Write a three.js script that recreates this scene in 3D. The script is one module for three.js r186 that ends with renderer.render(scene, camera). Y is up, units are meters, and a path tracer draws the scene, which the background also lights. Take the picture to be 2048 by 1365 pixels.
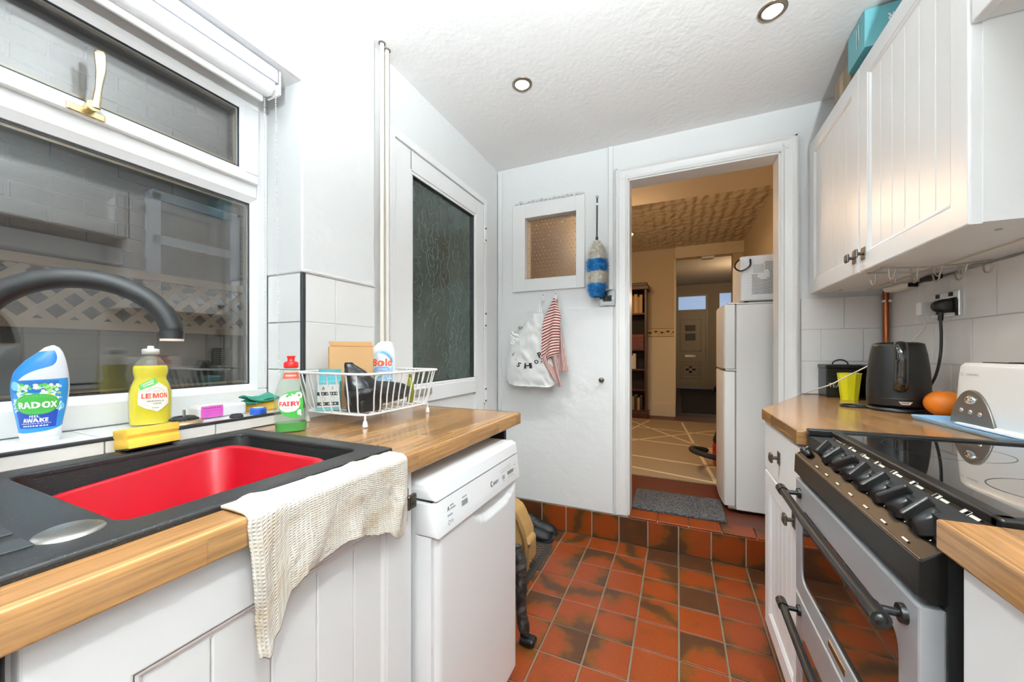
import * as THREE from 'three';
import { RoundedBoxGeometry } from 'three/addons/geometries/RoundedBoxGeometry.js';
import { mergeGeometries, mergeVertices, toCreasedNormals } from 'three/addons/utils/BufferGeometryUtils.js';
import { ImprovedNoise } from 'three/addons/math/ImprovedNoise.js';
import { RectAreaLightUniformsLib } from 'three/addons/lights/RectAreaLightUniformsLib.js';
RectAreaLightUniformsLib.init();

// ---------------------------------------------------------------- camera, sky, exposure
const scene = new THREE.Scene();
const renderer = new THREE.WebGLRenderer({ antialias: true });
renderer.toneMapping = THREE.LinearToneMapping;
renderer.toneMappingExposure = 1.07;
renderer.shadowMap.enabled = true;
const FOCAL = 744, CAM_H = 1.095, YAW = THREE.MathUtils.degToRad(24);
const camera = new THREE.PerspectiveCamera(2 * Math.atan(682.5 / FOCAL) * 180 / Math.PI, 2048 / 1365, 0.02, 60);
camera.position.set(0, CAM_H, 0);
camera.rotation.y = YAW;
camera.setViewOffset(2048, 1365, 0, -22.5, 2048, 1365);
camera.updateProjectionMatrix();
scene.background = new THREE.Color().setRGB(0.33, 0.45, 0.66);      // overcast dusk sky
const SPOT_POWER = 6.0;                                              // candela of each recessed kitchen lamp
const PENDANT_POWER = 1.3;
const FLASH_POWER = 108;                                             // photographer's flash, bounced off the ceiling behind the camera

// ---------------------------------------------------------------- helpers
let seed = 12345;
const rnd = () => { seed = (seed * 1664525 + 1013904223) >>> 0; return seed / 4294967296; };
const rr = (a, b) => a + (b - a) * rnd();
const noise = new ImprovedNoise();
const fbm = (x, y, z = 0, o = 4) => { let s = 0, a = 0.5, f = 1; for (let i = 0; i < o; i++) { s += a * noise.noise(x * f + 13.7, y * f + 5.1, z + i * 7.3); a *= 0.5; f *= 2; } return s; };
const V = (X, y, D) => new THREE.Vector3(X, y, -D);                  // D: metres away from the camera along the room
const taken = new Map();
const numbered = (n) => { const k = taken.get(n) || 0; taken.set(n, k + 1); return k ? n + '_' + String(k).padStart(3, '0') : n; };
const shade = (o) => { o.castShadow = true; o.receiveShadow = true; return o; };
function mesh(name, geo, mat, parent) {
  if (Array.isArray(geo)) geo = merge(geo);
  const m = shade(new THREE.Mesh(geo, mat)); m.name = parent && parent !== scene ? name : numbered(name);
  (parent || scene).add(m); return m;
}
function clean(g) {
  g = g.index ? g.toNonIndexed() : g.clone();
  for (const k of Object.keys(g.attributes)) if (!['position', 'normal', 'uv'].includes(k)) g.deleteAttribute(k);
  if (!g.attributes.normal) g.computeVertexNormals();
  if (!g.attributes.uv) g.setAttribute('uv', new THREE.BufferAttribute(new Float32Array(g.attributes.position.count * 2), 2));
  g.morphAttributes = {}; return g;
}
const merge = (list) => mergeGeometries(list.map(clean));
function thing(name, label, category, at = [0, 0, 0], turn = 0, group) {
  const o = new THREE.Group(); o.name = numbered(name); scene.add(o);
  o.position.copy(V(...at)); o.rotation.y = turn; o.userData = { label, category };
  if (group) o.userData.group = group; return o;
}
function tag(o, label, category, group) { o.userData.label = label; o.userData.category = category; if (group) o.userData.group = group; return o; }
function struct(name, label, category) {
  const o = new THREE.Group(); o.name = numbered(name); scene.add(o); o.userData = { label, category, kind: 'structure' }; return o;
}
// uv in metres from the dominant axis of each face; u runs along z on x and y faces (wood grain along the worktops)
function boxUV(g, s = 1, off = [0, 0]) {
  g = clean(g); const p = g.attributes.position, uv = new Float32Array(p.count * 2), a = new THREE.Vector3(), b = new THREE.Vector3(), c = new THREE.Vector3();
  for (let i = 0; i < p.count; i += 3) {
    a.fromBufferAttribute(p, i); b.fromBufferAttribute(p, i + 1).sub(a); c.fromBufferAttribute(p, i + 2).sub(a); b.cross(c);
    const x = Math.abs(b.x), y = Math.abs(b.y), z = Math.abs(b.z);
    for (let k = 0; k < 3; k++) {
      const X = p.getX(i + k), Y = p.getY(i + k), Z = p.getZ(i + k);
      const [u, v] = x >= y && x >= z ? [Z, Y] : y >= z ? [Z, X] : [X, Y];
      uv[(i + k) * 2] = u * s + off[0]; uv[(i + k) * 2 + 1] = v * s + off[1];
    }
  }
  g.setAttribute('uv', new THREE.BufferAttribute(uv, 2)); return g;
}
// a box from X0..X1, y0..y1, D0..D1 in room coordinates
function bx(X0, X1, y0, y1, D0, D1, r = 0) {
  const w = Math.abs(X1 - X0), h = Math.abs(y1 - y0), d = Math.abs(D1 - D0);
  const g = r > 0 ? new RoundedBoxGeometry(w, h, d, 3, Math.min(r, w / 2.01, h / 2.01, d / 2.01)) : new THREE.BoxGeometry(w, h, d);
  g.translate((X0 + X1) / 2, (y0 + y1) / 2, -(D0 + D1) / 2); return boxUV(g);
}
// a box in a thing's own axes: size w,h,d, centre x,y,z
function lb(w, h, d, x = 0, y = 0, z = 0, r = 0, seg = 2) {
  const g = r > 0 ? new RoundedBoxGeometry(w, h, d, seg, Math.min(r, w / 2.01, h / 2.01, d / 2.01)) : new THREE.BoxGeometry(w, h, d);
  g.translate(x, y, z); return boxUV(g);
}
const cyl = (r0, r1, h, x = 0, y = 0, z = 0, n = 24) => { const g = new THREE.CylinderGeometry(r1, r0, h, n); g.translate(x, y, z); return g; };
function tube(pts, r, seg = 40, rad = 10, closed = false) {
  const c = new THREE.CatmullRomCurve3(pts.map((p) => p.isVector3 ? p : new THREE.Vector3(...p)), closed, 'centripetal');
  const g = new THREE.TubeGeometry(c, seg, r, rad, closed);
  if (closed) return g;
  const caps = [0, 1].map((e) => { const s = new THREE.SphereGeometry(r, rad, 6); const q = c.getPoint(e); s.translate(q.x, q.y, q.z); return s; });
  return merge([g, ...caps]);
}
function rod(a, b, r, n = 10) {
  const A = new THREE.Vector3(...(a.isVector3 ? a.toArray() : a)), B = new THREE.Vector3(...(b.isVector3 ? b.toArray() : b));
  const L = A.distanceTo(B), g = new THREE.CylinderGeometry(r, r, L, n);
  g.applyQuaternion(new THREE.Quaternion().setFromUnitVectors(new THREE.Vector3(0, 1, 0), B.clone().sub(A).normalize()));
  const m = A.add(B).multiplyScalar(0.5); g.translate(m.x, m.y, m.z); return g;
}
const lathe = (pts, n = 40) => new THREE.LatheGeometry(pts.map((p) => new THREE.Vector2(...p)), n);
const move = (g, x, y, z) => { g.translate(x, y, z); return g; };
const turn = (g, x = 0, y = 0, z = 0) => { g.applyMatrix4(new THREE.Matrix4().makeRotationFromEuler(new THREE.Euler(x, y, z))); return g; };
// grid surface; closed in u when wrap
function grid(fn, nu, nv, wrap = false) {
  const pos = [], uv = [], idx = [];
  for (let j = 0; j <= nv; j++) for (let i = 0; i <= nu; i++) { const q = fn(i / nu, j / nv); pos.push(q[0], q[1], q[2]); uv.push(q[3] ?? i / nu, q[4] ?? j / nv); }
  const W = nu + 1;
  for (let j = 0; j < nv; j++) for (let i = 0; i < nu; i++) { const a = j * W + i, b = a + 1, c = a + W, d = c + 1; idx.push(a, b, c, b, d, c); }
  const g = new THREE.BufferGeometry();
  g.setAttribute('position', new THREE.Float32BufferAttribute(pos, 3)); g.setAttribute('uv', new THREE.Float32BufferAttribute(uv, 2)); g.setIndex(idx);
  g.computeVertexNormals();
  if (wrap) { const n = g.attributes.normal; for (let j = 0; j <= nv; j++) { const a = j * W, b = a + nu; const x = n.getX(a) + n.getX(b), y = n.getY(a) + n.getY(b), z = n.getZ(a) + n.getZ(b), L = Math.hypot(x, y, z) || 1; n.setXYZ(a, x / L, y / L, z / L); n.setXYZ(b, x / L, y / L, z / L); } }
  return g;
}
// cloth or sheet with real thickness: both faces and the rim
function shell(fn, nu, nv, t) {
  const g = grid(fn, nu, nv), p = g.attributes.position, n = g.attributes.normal, uv = g.attributes.uv, N = p.count, W = nu + 1;
  const pos = [], uvs = [], idx = [];
  for (const s of [0.5, -0.5]) for (let i = 0; i < N; i++) { pos.push(p.getX(i) + n.getX(i) * t * s, p.getY(i) + n.getY(i) * t * s, p.getZ(i) + n.getZ(i) * t * s); uvs.push(uv.getX(i), uv.getY(i)); }
  const ix = g.index.array; for (let i = 0; i < ix.length; i += 3) { idx.push(ix[i], ix[i + 1], ix[i + 2]); idx.push(N + ix[i], N + ix[i + 2], N + ix[i + 1]); }
  const edge = []; for (let i = 0; i < nu; i++) edge.push([i, i + 1], [nv * W + i + 1, nv * W + i]); for (let j = 0; j < nv; j++) edge.push([(j + 1) * W, j * W], [j * W + nu, (j + 1) * W + nu]);
  for (const [a, b] of edge) idx.push(a, N + a, b, b, N + a, N + b);
  const o = new THREE.BufferGeometry(); o.setAttribute('position', new THREE.Float32BufferAttribute(pos, 3)); o.setAttribute('uv', new THREE.Float32BufferAttribute(uvs, 2)); o.setIndex(idx);
  o.computeVertexNormals(); return o;
}
// superellipse loft: rows [y, half width, half depth, offset x, offset z, power]; angle 0 faces +z
const sgnp = (v, e) => Math.sign(v) * Math.abs(v) ** e;
function loftPoint(rows, a, k) {
  const f = Math.min(Math.max(k, 0), rows.length - 1.0001), i = Math.floor(f), t = f - i, A = rows[i], B = rows[i + 1];
  const m = (q, d = 0) => (A[q] ?? d) * (1 - t) + (B[q] ?? d) * t, e = 2 / m(5, 2);
  return [sgnp(Math.sin(a), e) * m(1) + m(3), m(0), sgnp(Math.cos(a), e) * m(2) + m(4)];
}
function loft(rows, n = 48, sub = 1, caps = true) {
  const R = (rows.length - 1) * sub, g = grid((u, v) => loftPoint(rows, u * Math.PI * 2, v * (rows.length - 1)), n, R, true);
  if (!caps) return g;
  const cap = (row, k) => { const s = grid((u, v) => { const q = loftPoint(rows, u * Math.PI * 2, k); const ox = row[3] ?? 0, oz = row[4] ?? 0; return [ox + (q[0] - ox) * v, q[1], oz + (q[2] - oz) * v]; }, n, 1); return s; };
  return merge([g, cap(rows[0], 0), cap(rows[rows.length - 1], rows.length - 1)]);
}
// smooth an array of rows with a Catmull-Rom through them
function smoothRows(rows, k = 6) {
  const out = []; const L = Math.max(...rows.map((r) => r.length));
  for (let i = 0; i < rows.length - 1; i++) for (let s = 0; s < k; s++) {
    const t = s / k, P = [rows[Math.max(i - 1, 0)], rows[i], rows[i + 1], rows[Math.min(i + 2, rows.length - 1)]], r = [];
    for (let q = 0; q < L; q++) { const d = q === 5 ? 2 : 0, [a, b, c, e] = P.map((x) => x[q] ?? d); r.push(q === 0 ? b + (c - b) * t : 0.5 * (2 * b + (c - a) * t + (2 * a - 5 * b + 4 * c - e) * t * t + (3 * b - a - 3 * c + e) * t * t * t)); }
    out.push(r);
  }
  out.push(rows[rows.length - 1]); return out;
}
// a patch of a loft, lifted off it: angles a0..a1, heights y0..y1, uv 0..1
function loftPatch(rows, a0, a1, y0, y1, lift = 0.0006, n = 24, m = 16) {
  const at = (y) => { let i = 0; while (i < rows.length - 2 && rows[i + 1][0] < y) i++; return i + (y - rows[i][0]) / (rows[i + 1][0] - rows[i][0]); };
  return grid((u, v) => {
    const a = a0 + (a1 - a0) * u, q = loftPoint(rows, a, at(y0 + (y1 - y0) * v));
    return [q[0] + Math.sin(a) * lift, q[1], q[2] + Math.cos(a) * lift];
  }, n, m);
}
const linearTex = (t, rep) => { t.magFilter = THREE.LinearFilter; t.minFilter = THREE.LinearMipmapLinearFilter; t.wrapS = t.wrapT = THREE.RepeatWrapping; if (rep) t.repeat.set(...rep); t.needsUpdate = true; return t; };
function dataTex(w, h, fn, srgb, rep) {
  const d = new Uint8Array(w * h * 4);
  for (let y = 0; y < h; y++) for (let x = 0; x < w; x++) { const c = fn(x / w, y / h, x, y), i = (y * w + x) * 4; d[i] = Math.max(0, Math.min(255, c[0])); d[i + 1] = Math.max(0, Math.min(255, c[1])); d[i + 2] = Math.max(0, Math.min(255, c[2])); d[i + 3] = 255; }
  const t = new THREE.DataTexture(d, w, h); if (srgb) t.colorSpace = THREE.SRGBColorSpace; return linearTex(t, rep);
}
const grey = (v) => [v, v, v];
function canvasTex(w, h, draw) {
  const c = document.createElement('canvas'); c.width = w; c.height = h; const x = c.getContext('2d'); draw(x, w, h);
  const t = new THREE.CanvasTexture(c); t.colorSpace = THREE.SRGBColorSpace; t.magFilter = THREE.LinearFilter; return t;
}
const mat = (color, roughness = 0.6, o = {}) => new THREE.MeshStandardMaterial({ color, roughness, ...o });
const phys = (color, roughness = 0.4, o = {}) => new THREE.MeshPhysicalMaterial({ color, roughness, ...o });
// tileable noise
const tn = (u, v, f, z = 0, o = 4) => { const A = fbm(u * f, v * f, z, o), B = fbm((u - 1) * f, v * f, z, o), C = fbm(u * f, (v - 1) * f, z, o), D = fbm((u - 1) * f, (v - 1) * f, z, o); return (A * (1 - u) + B * u) * (1 - v) + (C * (1 - u) + D * u) * v; };

const decalMat = (w, h, draw, rough = 0.4) => { const t = canvasTex(w, h, draw); return new THREE.MeshStandardMaterial({ map: t, transparent: true, roughness: rough, polygonOffset: true, polygonOffsetFactor: -2 }); };
// flat print: plane of w x h metres facing +z, lettering on clear ground
function print(name, parent, w, h, res, draw, rough) { const g = new THREE.PlaneGeometry(w, h); const m = mesh(name, g, decalMat(Math.round(w * res), Math.round(h * res), draw, rough), parent); m.castShadow = false; return m; }
const text = (x, s, px, py, size, color, weight = 'bold', align = 'center', font = 'sans-serif') => { x.font = `${weight} ${size}px ${font}`; x.textAlign = align; x.textBaseline = 'middle'; x.fontKerning = 'none'; x.fillStyle = color; if (s.length < 2 || align !== 'center') { x.fillText(s, px, py); return; } const ws = [...s].map((c) => x.measureText(c).width * 0.97), W = ws.reduce((a, b) => a + b, 0); let q = px - W / 2; x.textAlign = 'left'; [...s].forEach((c, i) => { x.fillText(c, q, py); q += ws[i]; }); };

// ---------------------------------------------------------------- textures and materials
const texPlaster = dataTex(512, 512, (u, v) => grey(128 + 170 * tn(u, v, 9, 2, 5) + 60 * Math.max(0, tn(u, v, 4, 8, 3))), false, [1 / 0.9, 1 / 0.9]);
const texArtex = dataTex(512, 512, (u, v) => { const w = tn(u, v, 5, 1, 3), r = 1 - Math.abs(tn(u, v, 16, 4, 4) * 3 + w); return grey(120 + 90 * Math.max(0, r) * (0.4 + Math.abs(w) * 2) + 60 * tn(u, v, 40, 6, 2)); }, false, [1 / 0.8, 1 / 0.8]);
const texWood = dataTex(1024, 512, (u, v) => {
  const row = Math.floor(v * 13), off = ((row * 0.377) % 1), k = Math.floor((u + off) * 3.0), id = row * 7 + k;
  const h = Math.abs(Math.sin(id * 12.9898) * 43758.5453) % 1, h2 = Math.abs(Math.sin(id * 78.233) * 12543.123) % 1;
  const g = fbm(u * 7 + id, v * 130 + id * 3, 2, 4), g2 = fbm(u * 26 + id, v * 420, 5, 3), arch = Math.sin((v * 170 + fbm(u * 4 + id * 9, v * 18, 1, 2) * 9) * (0.8 + h2 * 0.5));
  const t = 0.92 + (h - 0.5) * 0.2 + g * 0.26 + arch * 0.035 - Math.max(0, g2) * 0.25;
  const seam = Math.min((v * 13) % 1, 1 - (v * 13) % 1) < 0.02 || (((u + off) * 3.0) % 1) < 0.003 ? 0.9 : 1;
  return [170 * t * seam, 124 * t * seam * (0.98 + h2 * 0.05), 78 * t * seam * (0.94 + h2 * 0.1)];
}, true, [1 / 1.15, 1 / 0.6]);
const texSpeck = dataTex(256, 256, (u, v, x, y) => { const r = Math.abs(Math.sin(x * 91.7 + y * 37.3) * 43758.5) % 1; const b = 30 + 8 * tn(u, v, 12) + (r > 0.985 ? 60 : r > 0.95 ? 22 : r < 0.05 ? -16 : 0); return [b, b, b * 1.01]; }, true, [4, 4]);
const texCloth = dataTex(256, 256, (u, v) => { const a = Math.sin(u * Math.PI * 2 * 34), b = Math.sin(v * Math.PI * 2 * 34); return grey(128 + 55 * Math.max(a, b) + 45 * tn(u, v, 22)); }, false);
const texClothCol = dataTex(256, 256, (u, v) => { const s = Math.max(0, tn(u, v, 4, 9, 4)) * 110, f = tn(u, v, 50, 3, 2) * 26; return [206 - s * 0.6 + f, 198 - s * 0.85 + f, 186 - s * 1.15 + f]; }, true);
const texCarpet = dataTex(256, 256, (u, v, x, y) => { const r = Math.abs(Math.sin(x * 12.7 + y * 78.3) * 43758.5) % 1; const q = Math.abs(Math.sin(Math.floor(x / 3) * 12.7 + Math.floor(y / 3) * 78.3) * 43758.5) % 1, b = 30 + r * 26 + q * 62 + 26 * tn(u, v, 24); return [b, b, b * 1.03]; }, true, [2.2, 2.2]);
const texRug = dataTex(256, 256, (u, v, x, y) => { const r = Math.abs(Math.sin(x * 12.7 + y * 78.3) * 43758.5) % 1, b = 0.86 + r * 0.16 + 0.12 * tn(u, v, 30); return [176 * b, 156 * b, 124 * b]; }, true, [3, 3]);

const M = {
  paint: mat(0xe6e7e7, 0.75, { bumpMap: texPlaster, bumpScale: 0.006 }),
  ceiling: mat(0xecebea, 0.85, { bumpMap: texArtex, bumpScale: 0.0035 }),
  gloss: phys(0xe9e9e8, 0.32, { clearcoat: 0.25, clearcoatRoughness: 0.25 }),
  upvc: phys(0xf3f4f4, 0.28),
  cab: phys(0xe8e8e8, 0.35),
  carcass: phys(0xe9e9e8, 0.45),
  tile: phys(0xf2f2f1, 0.07),
  tileGrey: phys(0xeeedec, 0.07),
  grout: mat(0xd9d6cf, 0.9),
  blackTrim: mat(0x2a2c30, 0.4),
  wood: phys(0xffffff, 0.24, { map: texWood, clearcoat: 0.35, clearcoatRoughness: 0.12 }),
  sink: phys(0xffffff, 0.42, { map: texSpeck }),
  sinkMatt: mat(0x282b2d, 0.5),
  red: phys(0xa00418, 0.3),
  chrome: mat(0xe8e8e8, 0.12, { metalness: 1 }),
  steel: mat(0xb9b6b0, 0.3, { metalness: 1 }),
  nickel: mat(0xa89f92, 0.28, { metalness: 1 }),
  pewter: mat(0x6d665f, 0.38, { metalness: 1 }),
  brass: mat(0xd2c096, 0.24, { metalness: 1 }),
  copper: mat(0x9a5636, 0.24, { metalness: 1 }),
  black: phys(0x0f0f0f, 0.35),
  blackMatt: mat(0x131314, 0.55),
  blackGloss: phys(0x0a0a0a, 0.05, { clearcoat: 1, clearcoatRoughness: 0.03 }),
  rubber: mat(0x202124, 0.7),
  white: phys(0xf2f2f0, 0.3),
  appliance: phys(0xf1f2f3, 0.26),
  pipePaint: phys(0xf3ece0, 0.35),
  cloth: mat(0xffffff, 0.95, { map: texClothCol, bumpMap: texCloth, bumpScale: 0.0022 }),
  spongeY: mat(0xf0c14a, 0.95),
  spongeG: mat(0x3b8a72, 0.95),
  card: mat(0xc39a6b, 0.85),
  teal: phys(0x74bcc4, 0.45),
  binbag: phys(0x17171a, 0.28),
  orange: phys(0xe07a1c, 0.45),
  yellow: phys(0xe2d914, 0.4),
  khaki: mat(0xa8834d, 0.9),
  pane: phys(0xffffff, 0.0, { transmission: 1, thickness: 0, ior: 1.7 }),
  beige: mat(0xd6c3a2, 0.9),
  darkwood: phys(0x4a2113, 0.4),
};
// ================================================================ THE SETTING
const XL = -1.065, XR = 0.868, DE = 2.23, CH = 2.30, YL = 0.886, YR = 0.893;
const sec = (p, name, m, ...b) => mesh(name, bx(...b), m, p);
{ // left wall: window recess, pier, back-door opening
  const w = struct('wall_left', 'white painted uneven wall with deep window recess and back door', 'wall');
  sec(w, 'wall_section', M.paint, -1.36, XL - 0.008, -0.1, 0.908, -1.75, 0.798);
  sec(w, 'wall_section', M.paint, -1.36, XL - 0.001, 1.94, 2.7, -1.75, 0.79);
  sec(w, 'wall_section', M.paint, -1.36, XL - 0.001, 0.908, 1.94, -1.75, -0.45);
  sec(w, 'wall_section', M.paint, -1.36, XL - 0.008, -0.1, 1.345, 0.798, 1.095);
  sec(w, 'wall_section', M.paint, -1.36, XL - 0.001, 1.345, 2.7, 0.79, 1.095, 0.006);
  sec(w, 'wall_section', M.paint, -1.36, -1.095, -0.1, 2.7, 1.095, 1.20);
  sec(w, 'wall_section', M.paint, -1.36, -1.095, 2.04, 2.7, 1.20, 2.05);
  sec(w, 'wall_section', M.paint, -1.36, -1.095, -0.1, 2.7, 2.05, DE);
  // splash-back tiles on the pier and the reveal, tile by tile
  const rows = [[0.886, 1.038], [1.041, 1.189], [1.192, 1.342]];
  for (const [y0, y1] of rows) {
    for (const [d0, d1] of [[0.803, 0.913], [0.916, 1.093]]) mesh('wall_tile', bx(XL - 0.008, XL, y0, y1, d0, d1, 0.0015), M.tile, w);
    mesh('reveal_tile', bx(-1.229, XL - 0.009, Math.max(y0, 0.921), y1, 0.79, 0.798, 0.0015), M.tile, w);
  }
  mesh('grout', [bx(XL - 0.009, XL - 0.0015, 0.89, 1.342, 0.803, 1.092)], M.grout, w);
  mesh('tile_trim', bx(XL - 0.009, XL + 0.001, 0.921, 1.345, 0.789, 0.802, 0.002), M.blackTrim, w);
  // plaster roll above the tiles
  mesh('plaster_ridge', tube([V(XL - 0.003, 1.35, 0.8), V(XL - 0.002, 1.349, 0.95), V(XL - 0.003, 1.348, 1.09)], 0.007, 20, 10), M.paint, w);
  // sill tiles, black edge trim and the tile upstand above the worktop
  let d = -0.44; let k = 0;
  while (d < 0.785) { const e = Math.min(d + 0.1965, 0.788); mesh('sill_tile', bx(-1.229, XL - 0.004, 0.908, 0.92, d, e, 0.0012), M.tile, w); mesh('upstand_tile', bx(XL - 0.008, XL, YL + 0.002, 0.913, d, e, 0.0012), M.tile, w); d += 0.199; k++; }
  mesh('sill_trim', bx(XL - 0.006, XL + 0.0015, 0.913, 0.921, -0.44, 0.79, 0.002), M.blackTrim, w);
}
{ // end wall with doorway and little internal window
  const w = struct('wall_end', 'white painted end wall around the doorway', 'wall');
  sec(w, 'wall_section', M.paint, -1.36, -0.9, -0.1, 2.7, DE, 2.33);
  sec(w, 'wall_section', M.paint, -0.9, -0.56, -0.1, 1.56, DE, 2.33);
  sec(w, 'wall_section', M.paint, -0.9, -0.56, 1.958, 2.7, DE, 2.33);
  sec(w, 'wall_section', M.paint, -0.56, -0.261, -0.1, 2.7, DE, 2.33);
  sec(w, 'wall_section', M.paint, -0.261, 0.467, 2.09, 2.7, DE, 2.33);
  sec(w, 'wall_section', M.paint, 0.467, 1.1, -0.1, 2.7, DE, 2.33);
  const rows = [[0.896, 1.05, [0.547, 0.66, 0.845]], [1.053, 1.203, [0.547, 0.626, 0.782, 0.845]], [1.206, 1.354, [0.547, 0.712, 0.845]]];
  mesh('grout', bx(0.548, 0.866, 0.897, 1.354, DE - 0.006, DE + 0.002), M.grout, w);
  for (const [y0, y1, xs] of rows) for (let i = 0; i < xs.length - 1; i++) mesh('wall_tile', bx(xs[i] + 0.001, xs[i + 1] - 0.001, y0, y1, DE - 0.009, DE, 0.0015), M.tileGrey, w);
}
{
  const w = struct('wall_right', 'right-hand kitchen wall with white tiled splash-back', 'wall');
  sec(w, 'wall_section', M.paint, XR + 0.009, 1.1, -0.1, 2.7, -1.75, DE);
  const rows = [[0.896, 1.05], [1.053, 1.203], [1.206, 1.366]];
  mesh('grout', bx(XR + 0.003, XR + 0.011, 0.897, 1.366, 0.2, DE - 0.01), M.grout, w);
  rows.forEach(([y0, y1], r) => { let d = 2.2 - (r % 2 ? 0.1 : 0); for (let D1 = DE - 0.01; D1 > 0.2;) { const D0 = d; mesh('wall_tile', bx(XR, XR + 0.01, y0, y1, D0 + 0.001, D1 - 0.001, 0.0015), M.tileGrey, w); D1 = D0; d -= 0.2; } });
}
{ const w = struct('wall_rear', 'white painted wall at the camera end of the kitchen', 'wall'); sec(w, 'wall_section', M.paint, -1.36, 1.1, -0.1, 2.7, -1.85, -1.75); }
{ const c = struct('ceiling', 'white ceiling with a rough swept paint texture', 'ceiling'); sec(c, 'ceiling_slab', M.ceiling, -1.36, 1.1, CH, CH + 0.12, -1.85, 2.33); }

// quarry tiles: kiln-flashed clay, a few firings shared by all pieces
const quarry = [];
for (let k = 0; k < 14; k++) {
  const cx = rr(0.1, 0.9), cy = rr(0.1, 0.9), ang = rr(0, 6.28), kind = k % 7, s = rr(0.25, 0.5), ox = rr(0, 50);
  const t = dataTex(64, 64, (u, v) => {
    const n = fbm(u * 2.2 + ox, v * 2.2, k, 3), f = fbm(u * 26 + ox, v * 26, k, 2);
    let d;                                                            // 0 clay red, 1 burnt
    if (kind === 0) d = 0.08 + n;
    else if (kind === 1) d = ((u - 0.5) * Math.cos(ang) + (v - 0.5) * Math.sin(ang)) * 1.7 + n * 1.2 + 0.1;
    else if (kind === 2) d = (Math.hypot(u - cx, v - cy) - s) * 2.4 + n * 1.2;
    else if (kind === 3) d = 1.1 - Math.abs((u - 0.5) * Math.cos(ang) + (v - 0.5) * Math.sin(ang) + n * 0.4) * 3.4;
    else if (kind === 4) d = (Math.hypot((u - 0.5) * 0.8, v - 0.5) - 0.3) * 2.6 + n;
    else if (kind === 5) d = 0.9 + n * 0.6;
    else d = -0.2 + n * 1.4;
    d = Math.max(0, Math.min(1, d)); d = d * d * (3 - 2 * d) * 0.85;
    const mid = Math.exp(-((d - 0.45) ** 2) / 0.05), e = 1 + f * 0.22;
    return [(122 - 62 * d + 4 * mid) * e, (51 - 13 * d + 11 * mid) * e, (15 + 8 * d - 4 * mid) * e];
  }, true);
  t.wrapS = t.wrapT = THREE.ClampToEdgeWrapping;
  quarry.push(phys(0xffffff, 0.38, { specularIntensity: 0.6, map: t }));
}
const unitUV = (g, ax, s) => { const p = g.attributes.position, uv = g.attributes.uv; g.computeBoundingBox(); const b = g.boundingBox, L = ['x', 'y', 'z']; for (let i = 0; i < p.count; i++) { const q = [p.getX(i), p.getY(i), p.getZ(i)]; uv.setXY(i, (q[ax[0]] - b.min[L[ax[0]]]) / (b.max[L[ax[0]]] - b.min[L[ax[0]]]), (q[ax[1]] - b.min[L[ax[1]]]) / (b.max[L[ax[1]]] - b.min[L[ax[1]]])); } return g; };
const mortar = mat(0x6e5c49, 0.95, { bumpMap: texPlaster, bumpScale: 0.004 });
const PX = (k) => 0.0045 + 0.157 * k;
{
  const f = struct('floor', 'terracotta quarry tile kitchen floor with dark burnt patches', 'floor');
  mesh('floor_slab', bx(-1.36, 1.1, -0.15, -0.0035, -1.85, 2.33), mortar, f);
  const full = unitUV(lb(0.150, 0.014, 0.150, 0, -0.007, 0, 0.0025), [0, 2]);
  for (let r = 0; r < 16; r++) for (let c = -7; c < 6; c++) {
    const d1 = r === 0 ? 2.212 : 2.075 - 0.157 * (r - 1), d0 = 2.075 - 0.157 * r, x0 = Math.max(PX(c), -1.09), x1 = Math.min(PX(c + 1), 0.866);
    if (x1 - x0 < 0.03 || (x0 > 0.36)) continue;
    const m = quarry[Math.floor(rnd() * quarry.length)];
    if (r > 0 && x1 - x0 > 0.15) { const t = mesh('floor_tile', full, m, f); t.position.set((x0 + x1) / 2, rr(-0.0008, 0.0006), -(d0 + d1) / 2); t.rotation.set(rr(-0.004, 0.004), Math.floor(rnd() * 4) * Math.PI / 2, rr(-0.004, 0.004)); }
    else mesh('floor_tile', unitUV(bx(x0 + 0.0035, x1 - 0.0035, -0.014, 0, d0 + 0.0035, d1 - 0.003, 0.0025), [0, 2]), m, f);
  }
}
{
  const b = struct('baseboard_end', 'row of upright terracotta tiles facing the step under the end wall', 'step tiles');
  const pale = mat(0xa59986, 0.95);
  mesh('mortar', bx(-1.09, 0.86, 0, 0.149, DE - 0.012, DE + 0.01), pale, b);
  for (let c = -7; c < 6; c++) { const x0 = Math.max(PX(c), -1.09), x1 = Math.min(PX(c + 1), 0.86); mesh('riser_tile', unitUV(bx(x0 + 0.003, x1 - 0.003, 0.003, 0.148, DE - 0.018, DE, 0.003), [0, 1]), quarry[[1, 4, 2, 5, 1, 3, 4, 5, 2][(c + 9) % 9]], b); }
}
{ // doorway step: nosing tiles
  const s = struct('trim_1', 'terracotta nosing tiles along the doorway step', 'step');
  mesh('step_slab', bx(-0.261, 0.467, -0.1, 0.146, DE, 2.335), mortar, s);
  for (let i = 0; i < 5; i++) { const x0 = -0.258 + i * 0.157, x1 = Math.min(x0 + 0.153, 0.465); mesh('nosing_tile', unitUV(bx(x0, x1, 0.147, 0.158, DE - 0.016, 2.332, 0.004), [0, 2]), quarry[[0, 6, 13, 1, 8][i]], s); }
}
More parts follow.
